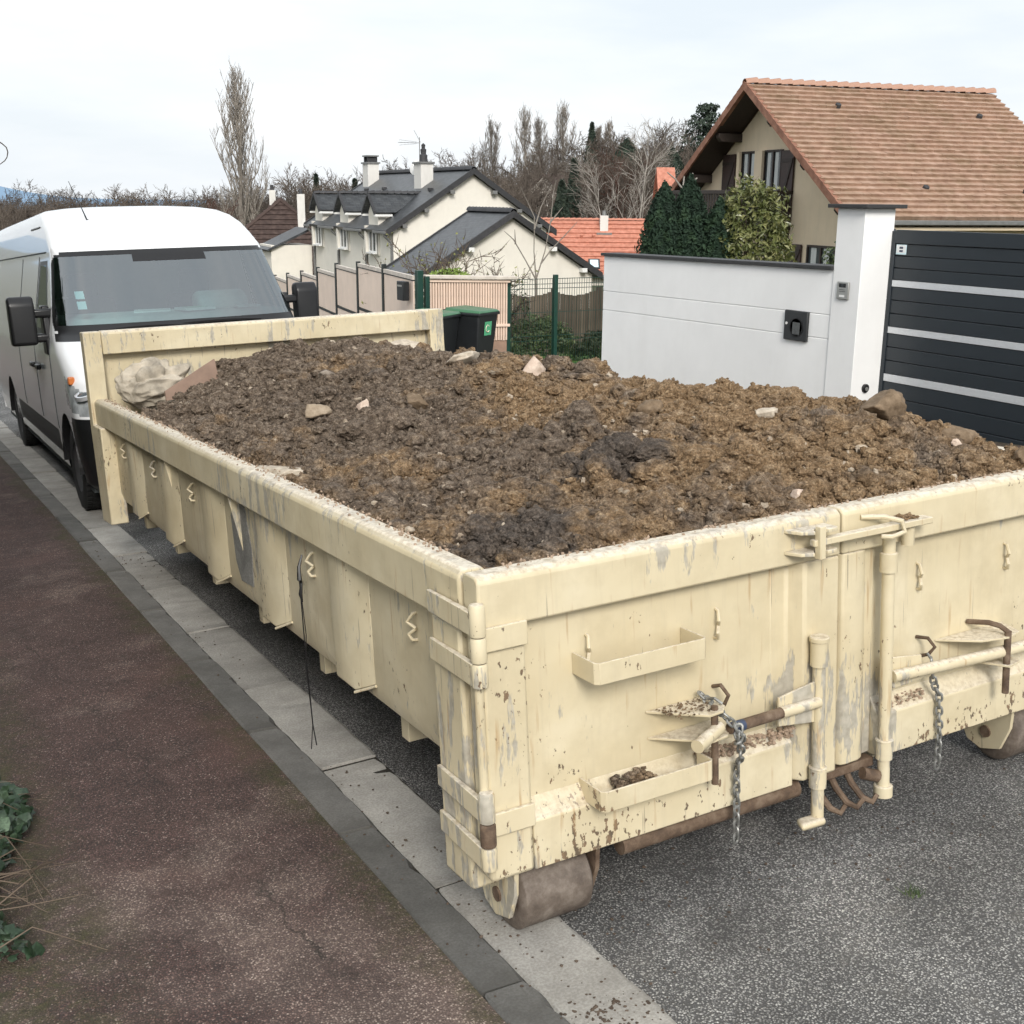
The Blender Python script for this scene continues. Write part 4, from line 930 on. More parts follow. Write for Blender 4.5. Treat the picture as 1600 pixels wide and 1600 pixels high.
MB().box((-.030, -.165, -.148), (.01, .165, .148)).build('door', plain('dark_box_plastic', (.028, .030, .032), .5, .1, 8), mb_, .008)
MB().lathe([(0, 0), (.085, .0), (.085, .006), (.095, .006), (.095, 0)], 28, (-1, 0, 0), (-.030, -.02, -.015)).build('window_ring', BLKPL, mb_, 0, True)
MB().box((-.038, -.075, -.085), (-.0365, .03, .035)).build('window', plain('meter_glass', (.10, .105, .105), .2, .2, 30), mb_)
MB().cyl((-.036, .125, .015), (-.0305, .125, .015), .014, 14).build('lock', WHITEP, mb_, 0, True)
ph = thing('photocell', 'small round black photocell on the side of the gate pillar', 'photocell', T(7.165, 5.80, .235))
MB().lathe([(0, .025), (.03, .025), (.042, .018), (.042, 0)], 24, (0, -1, 0), (0, 0, 0)).build('housing', BLKPL, ph, 0, True)
MB().lathe([(0, .028), (.018, .027), (.02, .024)], 16, (0, -1, 0), (.004, 0, -.006)).build('eye', METAL, ph, 0, True)

gate = thing('sliding_gate', 'anthracite horizontal-board driveway gate with three silver strips', 'gate', T(7.36, 5.955, 0))
GY = -4.8
MB().box((0, -.125, -.35), (.07, .0, 1.728)).build('gate_post', ANTH, gate, .004)
MB().box((-.012, -.20, -.3), (.05, -.128, 1.712)).build('frame_stile', ANTH, gate, .004)
MB().box((-.012, GY, 1.60), (.05, -.2005, 1.724)).build('frame_rail', ANTH, gate, .004)
MB().box((.03, GY, -.3), (.04, -.15, 1.62)).build('backing', ANTH, gate)
bars = [(1.200, 1.262), (.762, .824), (.302, .374)]
levels = [(1.598, 1.262), (1.200, .824), (.762, .374), (.302, -.15)]
for hi, lo in levels:
    h = (hi-lo)/3
    for k in range(3): MB().box((.0, GY, lo+h*k+.003), (.028, -.2, lo+h*(k+1)-.003)).build('board', ANTH, gate, .004)
for lo, hi in bars: MB().box((-.006, GY, lo+.001), (.026, -.2, hi-.001)).build('silver_strip', SILV, gate, .002)
st = thing('gate_sticker', 'small pale blue and white warning sticker at the gate corner', 'sticker', T(7.358, 5.675, 1.545))
MB().box((-.006, -.062, -.045), (-.002, .062, .045)).build('backing', STICK, st, .001)
MB().box((-.0075, -.055, -.030), (-.0061, .055, .040)).build('white_field', PAPER, st)
for y0, z0 in ((.0, .016), (.0, -.014)):
    MB().box((-.0085, y0-.022, z0-.009), (-.0076, y0+.020, z0+.009)).build('pictogram', (bpy.data.materials.get('sticker_ink') or plain('sticker_ink', (.04, .05, .09), .6)), st)

# ---------------------------------------------------------------- pink panel fence with dark posts, stepping down the street
fz = [.72, .80, .76, .66, .50, .34, .20, .08, -.02]
fence = thing('panel_fence', 'pale pink panel fence with dark posts stepping down along the street', 'fence', T(7.0, 15.87, 0))
fp = [(k*.322, k*2.06) for k in range(9)]
ftop = [.735, .76, .70, .56, .36, .16, -.02, -.20, -.38]
def vpost(x, y, z0, z1, w, name, mat, par): return MB().box((x-w/2, y-w/2, z0), (x+w/2, y+w/2, z1)).build(name, mat, par, .004)
for k, (x, y) in enumerate(fp):
    if k == 0: continue
    vpost(x, y, ftop[k]-2.3, ftop[k]+.03, .075, 'post', DKPOST, fence)
for k in range(8):
    (xa, ya), (xb, yb) = fp[k], fp[k+1]; d = Vector((xb-xa, yb-ya, 0)).normalized(); n = Vector((-d.y, d.x, 0))*.02
    A = Vector((xa, ya, 0))+d*.05; B = Vector((xb, yb, 0))-d*.05; zt = ftop[k+1] if k else ftop[0]-.03
    def slab(z0, z1, th, name, mat):
        o_ = n*th
        MB().hexa([A-o_+Vector((0, 0, z0)), B-o_+Vector((0, 0, z0)), B+o_+Vector((0, 0, z0)), A+o_+Vector((0, 0, z0)), A-o_+Vector((0, 0, z1)), B-o_+Vector((0, 0, z1)), B+o_+Vector((0, 0, z1)), A+o_+Vector((0, 0, z1))]).build(name, mat, fence, .003)
    slab(zt-.86, zt-.09, .6, 'panel', PINK); slab(zt-1.9, zt-.92, .6, 'panel', PINK)
    slab(zt-.09, zt-.07, .9, 'rail', DKPOST); slab(zt-.069, zt, 1.3, 'rail', plain('pale_rail', (.62, .56, .49), .6) if 'pale_rail' not in bpy.data.materials else bpy.data.materials['pale_rail'])
    slab(zt-.915, zt-.865, .9, 'rail', DKPOST)
lb = thing('letter_box', 'small dark letter box fixed at the end of the pink panel fence', 'letter box', T(6.95, 16.2, .44))
MB().box((-.08, -.13, -.16), (.04, .13, .16)).build('case', BIN, lb, .01)
MB().box((-.088, -.09, .07), (-.081, .09, .10)).build('flap', METAL, lb, .002)
gp = thing('green_end_post', 'thick dark green gate post at the end of the pink fence', 'post', T(7.05, 15.80, 0))
for dx, w, z1 in ((0, .11, .80), (.14, .08, .70)): MB().box((dx-w/2, -w/2, -1.0), (dx+w/2, w/2, z1)).build('upright', GREEN, gp, .006)
scr = thing('slatted_screen', 'pale pink vertical slat screen behind the wheelie bins', 'screen', T(7.20, 15.86, 0))
ns = 31; first = None
for k in range(ns):
    x = .03+k*(1.54-.03)/(ns-1)
    if first is None: first = o = MB().prism([(-.017, 0), (.017, 0), (.012, -.018), (-.012, -.018)], 2, -1.0, .0).build('slat', PINK_S, scr)
    else: o = link_copy(first, scr)
    o.matrix_basis = Matrix.Translation((x, -.01, .615-.06*x/1.5+random.uniform(-.004, .004)))
MB().hexa([(0, .0, -1.0), (1.56, .0, -1.0), (1.56, .03, -1.0), (0, .03, -1.0), (0, .0, .60), (1.56, .0, .55), (1.56, .03, .55), (0, .03, .60)]).build('backing', plain('screen_gap', (.34, .22, .16), .8), scr)
for z in (.60, -.16): MB().hexa([(-.02, -.05, z), (1.60, -.05, z-.05), (1.60, -.029, z-.05), (-.02, -.029, z), (-.02, -.05, z+.05), (1.60, -.05, z), (1.60, -.029, z), (-.02, -.029, z+.05)]).build('rail', PINK_S, scr, .006)
MB().hexa([(-.04, -.09, .66), (1.72, -.09, .60), (1.72, .08, .60), (-.04, .08, .66), (-.04, -.09, .72), (1.72, -.09, .66), (1.72, .08, .66), (-.04, .08, .72)]).build('cap_rail', bpy.data.materials['pale_rail'], scr, .01)
# wheelie bins
def bin_(label, M, sticker):
    t = thing('wheelie_bin', label, 'bin', M, 'wheelie bins by the slatted screen')
    b = MB(); b.hexa([(-.21, -.25, .05), (.21, -.25, .05), (.21, .22, .05), (-.21, .22, .05), (-.28, -.34, .92), (.28, -.34, .92), (.28, .30, .92), (-.28, .30, .92)]); b.build('body', BIN, t, .03, seg=3)
    MB().box((-.30, -.36, .90), (.30, .32, .945)).build('rim', BIN, t, .012)
    b = MB(); b.hexa([(-.295, -.37, .946), (.295, -.37, .946), (.295, .33, .946), (-.295, .33, .946), (-.25, -.33, .985), (.25, -.33, .985), (.27, .33, 1.01), (-.27, .33, 1.01)]); b.build('lid', BINLID, t, .015)
    MB().tube([(-.27, .38, .96), (.27, .38, .96)], .016, 10).build('handle', BIN, t, 0, True)
    for s in (-1, 1): MB().lathe([(0, -.025), (.09, -.025), (.10, -.015), (.10, .015), (.09, .025), (0, .025)], 20, (1, 0, 0), (s*.25, .25, .10)).build('wheel', TYRE, t, 0, True)
    if sticker:
        o = MB().add([(-.10, -.313, .58), (.10, -.313, .58), (.10, -.331, .80), (-.10, -.331, .80)], [(0, 1, 2, 3)]).build('label', LABEL, t)
        MB().tube([(.05*math.cos(a)-.01, -.325-.002*0, .69+.055*math.sin(a)) for a in np.linspace(.6, 5.6, 14)], .007, 5).build('print', PINK, t, 0, True)
    return t
bz = lambda x, y: road_z(x, y)+.03
bin_('dark wheelie bin with green lid, on the left against the skip corner', T(6.80, 14.75, bz(6.8, 14.75), R(35)), False)
bin_('dark wheelie bin with green lid and green label, the right one', T(7.52, 14.80, bz(7.5, 14.8), R(28)), True)
# green mesh fence to the right of the screen
mf = thing('mesh_fence', 'green welded wire fence with dark green posts', 'fence', T(8.80, 15.95, 0))
for x in (.03, 1.0, 3.5): vpost(x, 0, -1.3, .66 if x else .6, .075, 'post', GREEN, mf)
b = MB()
for k in range(70): b.box((k*.052-.003, -.004, -1.15), (k*.052+.003, .002, .60))
o = b.build('vertical_wires', WIRE, mf); o['kind'] = 'stuff'
for z in (.59, .50, .42, .0, -.42, -.50, -.95): MB().cyl((0, .005, z), (3.6, .005, z), .006, 6).build('horizontal_wire', WIRE, mf)
# weathered paling fence further back
pf = thing('paling_fence', 'weathered brown paling fence behind the green mesh', 'fence', T(9.0, 19.2, 0))
first = None
for k in range(46):
    h = .02*math.sin(k*.8)
    if first is None: first = o = MB().box((-.048, -.01, -1.6), (.048, .01, .0)).build('paling', PALING, pf, .003)
    else: o = link_copy(first, pf)
    o.matrix_basis = Matrix.Translation((k*.105, random.uniform(-.008, .008), .02+.04*math.sin(k*.55)+random.uniform(-.012, .012)))
for x in (0.5, 1.6, 2.75, 3.9): vpost(x, .04, -1.6, .14, .09, 'post', PALING, pf)
# ---------------------------------------------------------------- houses
def frame_m(O, a, u):
    a = Vector(a).normalized(); u = Vector(u); u = (u-a*u.dot(a)).normalized(); n = a.cross(u)
    return Matrix(((a.x, u.x, n.x, O[0]), (a.y, u.y, n.y, O[1]), (a.z, u.z, n.z, O[2]), (0, 0, 0, 1)))
def roof_slab(parent, name, O, a, u, ln, sl, th, mat):
    o = MB().box((0, 0, -th), (ln, sl, 0)).build(name, mat, parent); o.matrix_basis = frame_m(O, a, u); return o
def courses(part, ln, sl, rows, tw, mat, seed=1, lift=.035, taper=0.0, proto=None):
    """real tile courses in the part's own plane (x along the eave, y up the slope)"""
    r_ = random.Random(seed); h = sl/rows
    for k in range(rows):
        b = MB(); x0, x1 = ln*taper*.5*(k/rows), ln*(1-taper*.5*(k/rows)); n = max(1, int((x1-x0)/tw)); w = (x1-x0)/n; off = (w/2 if k % 2 else 0)
        for i in range(-1, n):
            a, c = max(x0, x0+i*w+off), min(x1, x0+(i+1)*w+off)
            if c-a < .02: continue
            y0 = k*h+r_.uniform(-.008, .008); y1 = min(sl, y0+h*1.04); d = lift+r_.uniform(-.006, .008)
            b.hexa([(a+.002, y0, -.02), (c-.002, y0, -.02), (c-.002, y1, -.02), (a+.002, y1, -.02), (a+.002, y0, d), (c-.002, y0, d), (c-.002, y1, .006), (a+.002, y1, .006)])
        b.build('tile_course', mat, part)
def ridge_caps(part_parent, p0, p1, step, r, mat, name='ridge_tile', M=None):
    p0, p1 = Vector(p0), Vector(p1); d = (p1-p0); n = max(1, int(d.length/step)); first = None
    for k in range(n):
        if first is None:
            prof = [(math.cos(t)*r*s_, math.sin(t)*r*s_) for s_ in (1, 1.18) for t in np.linspace(math.pi, 0, 7)]
            b = MB(); v = [(0, x, z) for x, z in prof[:7]]+[(step*1.02, x, z+.03) for x, z in prof[7:]]
            b.add(v, [(i, i+1, i+8, i+7) for i in range(6)]+[tuple(range(13, 6, -1))]); first = o = b.build(name, mat, part_parent, 0, True)
        else: o = link_copy(first, part_parent)
        o.matrix_basis = frame_m(p0+d*(k/n), d, Vector((0, 0, 1)).cross(d) if d.length else (0, 1, 0))
def gable_wall(parent, name, hw0, hw1, zb, ze0, ze1, za, y0, y1, mat):
    return MB().prism([(-hw0, zb), (hw1, zb), (hw1, ze1), (0, za), (-hw0, ze0)], 1, y0, y1).build(name, mat, parent)

def window(parent, M, w, h, panes=2, frame=TIMB, sill=True, depth=.12, curtain=False, shutters=(), name='window'):
    """window in its own frame: x across, z up, -y outwards"""
    o = MB().box((-w/2, -.01, 0), (w/2, .0, h)).build(name, WGLASS, parent); o.matrix_basis = M
    f = MB(); t = .06
    for a, b in (((-w/2-t, -.06, -t), (-w/2, .02, h+t)), ((w/2, -.06, -t), (w/2+t, .02, h+t)), ((-w/2, -.06, h), (w/2, .02, h+t)), ((-w/2, -.06, -t), (w/2, .02, 0))): f.box(a, b)
    for k in range(1, panes): f.box((-w/2+w*k/panes-.04, -.05, 0), (-w/2+w*k/panes+.04, -.012, h))
    f.build('frame', frame, o)
    if curtain:
        for k in range(panes):
            c = -w/2+w*(k+.5)/panes; MB().box((c-w/panes*.30, -.0125, .02), (c+w/panes*.12, -.0105, h-.02)).build('curtain', CURT, o)
    if sill: MB().box((-w/2-.12, -.2, -.14), (w/2+.12, .0, -.065)).build('sill', WHITEP, o)
    return o
# ---- white house with slate roof and dormers
h1 = thing('slate_house', 'cream-white house with dark slate roof, three dormers and two chimneys', 'house', T(26.395, 51.316, 0, R(-4.82)))
zr1, sl1 = 3.34, .652; ex = 4.55; ez = zr1-ex*sl1; ss = math.hypot(ex, ez-zr1); RL = 15.7
gable_wall(h1, 'gable_wall', 4.15, 4.15, -5.5, zr1-4.15*sl1-.22, zr1-4.15*sl1-.22, zr1-.24, .30, RL-.3, HOUSE_W)
for s in (-1, 1):
    O = (s*ex, 0 if s > 0 else RL, ez); a = (0, 1 if s > 0 else -1, 0); u = (-s*ex, 0, zr1-ez)
    roof_slab(h1, 'roof', O, a, u, RL, ss, .16, SLATE)
    for yy in (-.02, RL-.10):
        b = MB(); b.hexa([(s*ex*1.01, yy, ez-.26), (0, yy, zr1-.24), (0, yy+.12, zr1-.24), (s*ex*1.01, yy+.12, ez-.26), (s*ex*1.01, yy, ez+.05), (0, yy, zr1+.05), (0, yy+.12, zr1+.05), (s*ex*1.01, yy+.12, ez+.05)] if s > 0 else
                         [(0, yy, zr1-.24), (s*ex*1.01, yy, ez-.26), (s*ex*1.01, yy+.12, ez-.26), (0, yy+.12, zr1-.24), (0, yy, zr1+.05), (s*ex*1.01, yy, ez+.05), (s*ex*1.01, yy+.12, ez+.05), (0, yy+.12, zr1+.05)])
        b.build('verge', DKRIDGE, h1)
    for t in (.25, .55, .8):
        x = s*ex*t; MB().box((x-.12, -.03, zr1-abs(x)*sl1-.46), (x+.12, .32, zr1-abs(x)*sl1-.28)).build('purlin_end', ZINC, h1, .01)
ridge_caps(h1, (0, 0, zr1-.03), (0, RL, zr1-.03), .42, .15, DKRIDGE)
for t in (3.2, 8.4, 13.6):
    dz, fx = 2.14, -4.50; hw = 1.02; de = 1.22
    xr = -(zr1-dz)/sl1; xe = -(zr1-de)/sl1
    dn = MB().prism([(t-.78, -.9), (t+.78, -.9), (t+.78, de+.02), (t, dz-.16), (t-.78, de+.02)], 0, fx+.28, -2.0).build('dormer', HOUSE_W, h1)
    for s in (-1, 1):
        v = [(fx, t+s*hw, de), (xe-.1, t+s*hw, de), (xr+.3, t, dz), (fx, t, dz)]
        v2 = [(x, y, z-.10) for x, y, z in v]
        O = (fx, t+s*hw, de)
        sl = math.hypot(hw, dz-de); ln0 = (xe-.1)-fx; ln1 = (xr+.3)-fx
        b = MB(); q = [(0, 0), (ln0, 0), (ln1, sl), (0, sl)]
        if s > 0: q = [(-x, y) for x, y in q][::-1]
        b.prism(q, 2, -.10, 0); o = b.build('dormer_roof', SLATE, h1)
        o.matrix_basis = frame_m(O, (1 if s < 0 else -1, 0, 0), (0, -s*hw, dz-de))
        b = MB().box((fx+.02, t+s*hw-.06, de-.20), (xe-.3, t+s*hw+.06, de-.10)); b.build('dormer_eave', WHITEP, h1)
        v = [(fx-.03, t+s*hw*1.03, de-.13), (fx-.03, t, dz-.10), (fx+.09, t, dz-.10), (fx+.09, t+s*hw*1.03, de-.13), (fx-.03, t+s*hw*1.03, de+.06), (fx-.03, t, dz+.08), (fx+.09, t, dz+.08), (fx+.09, t+s*hw*1.03, de+.06)]
        MB().hexa(v if s < 0 else [v[i] for i in (1, 0, 3, 2, 5, 4, 7, 6)]).build('dormer_verge', DKRIDGE, h1)
    ridge_caps(h1, (fx, t, dz), (xr+.2, t, dz), .35, .11, DKRIDGE)
    window(h1, T(fx+.22, t-.08, -.70, R(-90)), 1.05, .98, 2, WHITEP)
    MB().box((fx+.02, t+.54, -.9), (fx+.28, t+.78, .55)).build('jamb', HOUSE_W, h1)
for a, c in ((.1, 2.2), (4.25, 7.35), (9.45, 12.55), (14.6, RL)):
    MB().box((-ex-.09, a, ez-.16), (-ex+.03, c, ez-.03)).build('gutter', ZINC, h1, .02)
    MB().tube([(-ex-.03, a+.25, ez-.15), (-ex-.03, a+.25, ez-.25), (-4.22, a+.25, ez-.6), (-4.22, a+.25, -5)], .075, 8).build('downpipe', ZINC, h1, 0, True)
for (x, t, w, zt) in ((-.9, 13.9, .75, 3.85), (-1.1, 4.25, .75, 3.65)):
    c = MB().box((x-w*.45, t-w*.7, 2.0), (x+w*.45, t+w*.7, zt)).build('chimney', CHIMW, h1)
    MB().box((x-w*.55, t-w*.8, zt), (x+w*.55, t+w*.8, zt+.09)).build('chimney_slab', ZINC, c)
    if t > 10:
        for q in (-1, 1): MB().box((x-.3, t+q*.3-.07, zt+.09), (x+.3, t+q*.3+.07, zt+.40)).build('chimney_pot', DKRIDGE, c)
        MB().box((x-.36, t-.5, zt+.40), (x+.36, t+.5, zt+.48)).build('chimney_cover', ZINC, c)
    else: MB().lathe([(.22, 0), (.20, .35), (.14, .40), (.16, .62), (.09, .68), (.11, .85), (0, .95)], 14, (0, 0, 1), (x, t, zt+.09)).build('chimney_pot', DKRIDGE, c, 0, True)
for x, t in ((-1.6, 1.9), (-1.5, 9.6), (-1.6, 12.6)): MB().box((x-.12, t-.12, zr1+x*sl1-.02), (x+.12, t+.12, zr1+x*sl1+.14)).build('roof_vent', DKRIDGE, h1, .02)
# front outbuilding
hw_ = thing('slate_outbuilding', 'low cream-white gabled outbuilding with slate roof in front of the slate house', 'house', T(26.395, 51.316, 0, R(-4.82)))
AX, AY, AZ = 0, 0, 1.43
wing = Matrix.Rotation(0, 4, 'Z')
def wp(x, y, z):   # wing coordinates to house coordinates
    return (x-2.67, y-10.71, z)
WR, we, wl = 4.75, 4.15, .617; wez = AZ-we*wl; wss = math.hypot(we, we*wl)
MB().prism([(-3.85-2.67, -5.5), (3.85-2.67, -5.5), (3.85-2.67, AZ-3.85*wl-.22), (-2.67, AZ-.24), (-3.85-2.67, AZ-3.85*wl-.22)], 1, -10.71+.3, -10.71+4.5).build('gable_wall', HOUSE_W, hw_)
for s in (-1, 1):
    O = wp(s*we, 0 if s > 0 else WR, wez); roof_slab(hw_, 'roof', O, (0, 1 if s > 0 else -1, 0), (-s*we, 0, AZ-wez), WR, wss, .16, SLATE)
    for yy in (-.02, WR-.1):
        p = [wp(s*we*1.01, yy, wez-.24), wp(0, yy, AZ-.22), wp(0, yy+.12, AZ-.22), wp(s*we*1.01, yy+.12, wez-.24), wp(s*we*1.01, yy, wez+.05), wp(0, yy, AZ+.05), wp(0, yy+.12, AZ+.05), wp(s*we*1.01, yy+.12, wez+.05)]
        MB().hexa(p if s > 0 else [p[i] for i in (1, 0, 3, 2, 5, 4, 7, 6)]).build('verge', DKRIDGE, hw_)
    for t in (.45, .8):
        x = s*we*t; p = wp(x, 0, AZ-abs(x)*wl); MB().box((p[0]-.12, p[1]-.03, p[2]-.44), (p[0]+.12, p[1]+.3, p[2]-.26)).build('purlin_end', WHITEP, hw_, .01)
ridge_caps(hw_, wp(0, 0, AZ-.03), wp(0, WR, AZ-.03), .36, .15, DKRIDGE)
MB().box(wp(we-.06, 0, wez-.18), wp(we+.12, WR, wez-.03)).build('gutter', ZINC, hw_, .02)
# rear dormer seen past the right verge, and the low lean-to at the far end
MB().prism([(7.0, .9), (9.4, .9), (8.2, 1.75)], 0, 1.9, 4.5).build('dormer', HOUSE_W, h1)
for s in (-1, 1):
    o = MB().box((0, 0, -.08), (2.9, 1.5, 0)).build('dormer_roof', SLATE, h1); o.matrix_basis = frame_m((1.85 if s < 0 else 4.75, 8.2+s*1.3, .95), (1 if s < 0 else -1, 0, 0), (0, -s*1.3, .85))
MB().box((-6.6, 15.9, -5.5), (-4.1, 19.0, -.9)).build('lean_to', HOUSE_W, h1)
roof_slab(h1, 'lean_to_roof', (-6.9, 19.2, -1.15), (0, -1, 0), (2.7, 0, 1.25), 3.5, 2.98, .12, SLATE)
# satellite dish and TV aerial on the slate roof
ds = thing('satellite_dish', 'white oval satellite dish on the slate roof ridge', 'satellite dish', T(26.395, 51.316, 0, R(-4.82)) @ T(-1.05, 5.4, 3.1))
MB().lathe([(0, .10), (.18, .08), (.34, .03), (.42, 0), (.34, .02), (.18, .07)], 24, (-.9, -.5, .35), (-.05, 0, .40)).build('dish', WHITEP, ds, 0, True)
MB().tube([(0, 0, -.5), (0, 0, .4), (-.2, -.1, .42)], .03, 6).build('arm', ZINC, ds, 0, True)
ta = thing('television_aerial', 'thin grey television aerial on a mast above the slate roof', 'aerial', T(26.395, 51.316, 0, R(-4.82)) @ T(-1.0, 5.1, 3.0))
MB().cyl((0, 0, -.6), (0, 0, 2.0), .022, 6).build('mast', ZINC, ta)
MB().cyl((-1.15, .0, 1.72), (.05, .0, 1.72), .014, 5).build('boom', ZINC, ta)
for k in range(6): MB().cyl((-1.1+.2*k, -.28+.02*k, 1.72), (-1.1+.2*k, .28-.02*k, 1.72), .010, 4).build('element', ZINC, ta)
for dz in (.22, -.22): MB().cyl((-1.12, 0, 1.72+dz*.6), (-.15, 0, 1.72+dz*.2), .010, 4).build('element', ZINC, ta)
MB().cyl((-.3, 0, 2.35), (.06, 0, 1.75), .012, 4).build('element', ZINC, ta)

# ---- tan roughcast house with tiled roof
h2 = thing('tan_house', 'tan roughcast house with big mossy orange-tan tiled roof and dark balcony', 'house', T(23.461, 27.512, 0, R(-100.72)))
zr2, sl2 = 5.43, .642; e2 = 6.1; ez2 = zr2-e2*sl2; ss2 = math.hypot(e2, e2*sl2); RL2 = 9.15
gable_wall(h2, 'gable_wall', 5.2, 5.2, -2.2, zr2-5.2*sl2-.22, zr2-5.2*sl2-.22, zr2-.24, .95, RL2-.5, HOUSE_T)
for s in (-1, 1):
    O = (s*e2, 0 if s > 0 else RL2, ez2)
    rf = roof_slab(h2, 'roof', O, (0, 1 if s > 0 else -1, 0), (-s*e2, 0, zr2-ez2), RL2, ss2, .14, TILE_T)
    courses(rf, RL2, ss2, 27, .24, TILE_T, 5+s, .085)
    sf_ = MB(); v = [(s*e2*.99, .02, ez2-.16), (s*.02, .02, zr2-.16), (s*.02, .95, zr2-.16), (s*e2*.99, .95, ez2-.16)]
    vv = v+[(x, y, z-.03) for x, y, z in v]; sf_.add(vv, [(0, 1, 2, 3), (7, 6, 5, 4), (0, 4, 5, 1), (1, 5, 6, 2), (2, 6, 7, 3), (3, 7, 4, 0)]); sf_.build('soffit', TIMB, h2)
    for k in range(27):
        t = (k+.5)/27; x = s*e2*(1-t); z = ez2+(zr2-ez2)*t; dx = s*e2/27*.49; dz = (zr2-ez2)/27*.49
        b = MB(); p = [(x+dx, -.05, z-dz-.19), (x-dx, -.05, z+dz-.19), (x-dx, .09, z+dz-.19), (x+dx, .09, z-dz-.19), (x+dx, -.05, z-dz+.075), (x-dx, -.05, z+dz+.055), (x-dx, .09, z+dz+.055), (x+dx, .09, z-dz+.075)]
        b.hexa(p if s > 0 else [p[i] for i in (1, 0, 3, 2, 5, 4, 7, 6)]); b.build('verge_tile', TILE_V, h2)
    for t in ((.30, .62, .9) if s < 0 else (.22, .55, .86)):
        x = s*e2*t; z = zr2-abs(x)*sl2; MB().prism([(.10, z-.34), (.22, z-.46), (.96, z-.46), (.96, z-.20), (.10, z-.20)], 0, x-.11, x+.11).build('purlin_end', TIMB, h2, .01)
ridge_caps(h2, (0, -.04, zr2+.0), (0, RL2+.04, zr2+.0), .40, .14, TILE_R)
MB().box((e2-.05, 0, ez2-.16), (e2+.10, RL2, ez2-.03)).build('gutter', ZINC, h2, .02)
MB().box((5.19, .97, ez2-.3), (6.05, RL2-.5, ez2-.22)).build('eave_soffit', HOUSE_T, h2)
for x, y in ((1.1, 2.6), (1.4, 7.6), (4.9, 3.2), (5.0, 6.6)): MB().lathe([(.10, 0), (.09, .10), (0, .14)], 10, (sl2, 0, 1), (x, y, zr2-x*sl2+.03)).build('roof_vent', DKRIDGE, h2, 0, True)
GY2 = .94
def shutter(x0, x1, z0, z1):
    o = MB().box((x0, GY2-.07, z0), (x1, GY2-.02, z1)).build('shutter', SHUT, h2, .005)
    for z in (z0+.18*(z1-z0), z0+.86*(z1-z0)): MB().box((x0+.03, GY2-.095, z-.05), (x1-.03, GY2-.071, z+.05)).build('batten', TIMB, o)
    a = (x0+.08, z0+.20*(z1-z0)); c = (x1-.08, z0+.84*(z1-z0))
    MB().prism([(a[0]-.05, a[1]), (a[0]+.05, a[1]), (c[0]+.05, c[1]), (c[0]-.05, c[1])], 1, GY2-.094, GY2-.072).build('batten', TIMB, o)
window(h2, T(-1.06, GY2-.012, 1.35), .92, 2.08, 2, TIMB, False, curtain=True, name='french_window')
window(h2, T(.40, GY2-.012, 1.35), .92, 2.08, 2, TIMB, False, curtain=True, name='french_window')
shutter(-2.83, -2.0, 1.35, 3.43); shutter(.93, 1.62, 1.35, 3.45)
for x0, x1 in ((-1.72, -1.55), (-.56, -.10)): MB().box((x0, GY2-.16, 1.3), (x1, GY2, 3.48)).build('pier', HOUSE_T, h2)
window(h2, T(3.42, GY2-.012, -.65), 1.35, 1.30, 2, TIMB, True, curtain=True); shutter(1.62, 2.35, -.65, .70)
bl = MB().box((-4.7, -.05, 1.10), (1.6, GY2, 1.25)).build('balcony', TIMB, h2, .02)
MB().box((-4.72, -.09, 2.16), (1.64, .04, 2.28)).build('hand_rail', TIMB, bl, .01)
MB().box((1.48, .0, 2.16), (1.62, GY2, 2.27)).build('hand_rail', TIMB, bl, .01)
first = None
for k in range(34):
    if first is None: first = o = MB().box((-.065, -.04, 1.25), (.065, -.015, 2.16)).build('baluster', TIMB, bl)
    else: o = link_copy(first, bl)
    o.matrix_basis = Matrix.Translation((-4.6+k*.187, 0, 0))
for k in range(5):
    o = link_copy(first, bl); o.matrix_basis = Matrix.Translation((1.55, .05+k*.18, 0)) @ Matrix.Rotation(R(90), 4, 'Z')
MB().prism([(.0, 1.1), (GY2, 1.1), (GY2, .6)], 0, 1.35, 1.53).build('bracket', TIMB, bl); MB().prism([(.0, 1.1), (GY2, 1.1), (GY2, .6)], 0, -4.5, -4.32).build('bracket', TIMB, bl)

# ---- brown hipped roof house on the left
h3 = thing('brown_roof_house', 'house with dark brown tiled hipped roof left of the slate house', 'house', T(23.6, 72.6, 0, R(-17)))
MB().box((-5.2, 3.0, -7), (5.2, 12, -2.85)).build('wall', HOUSE_W, h3)
hp = MB(); hp.add([(-6.0, 2.2, -3.1), (6.0, 2.2, -3.1), (6.0, 13, -3.1), (-6.0, 13, -3.1), (0, 6.2, 1.65), (0, 9, 1.65)], [(0, 1, 4), (1, 2, 5, 4), (2, 3, 5), (3, 0, 4, 5), (3, 2, 1, 0)])
hp.build('roof', TILE_B, h3)
sln = math.hypot(4.0, 4.75); o = MB().box((5.9, 0, -.03), (6.1, sln-.2, -.01)).build('roof_plane', TILE_B, h3); o.matrix_basis = frame_m((-6.0, 2.18, -3.1), (1, 0, 0), (0, 4.0, 4.75))
courses(o, 12.0, sln, 15, .42, TILE_B, 3, .07, taper=1.0)
for s in (-1, 1): ridge_caps(h3, (s*6.0, 2.2, -3.08), (0, 6.2, 1.66), .42, .14, TILE_B, 'hip_tile')
ridge_caps(h3, (0, 6.2, 1.66), (0, 9, 1.66), .42, .14, TILE_B)
for (x, y, zt, w) in ((-.5, 7.4, 2.35, .42), (1.35, 5.0, 2.10, .50)):
    c = MB().box((x-w*.5, y-w*.7, -.8), (x+w*.5, y+w*.7, zt)).build('chimney', CHIMW, h3); MB().lathe([(.13, 0), (.11, .35), (0, .36)], 10, (0, 0, 1), (x, y, zt)).build('chimney_pot', DKRIDGE, c)
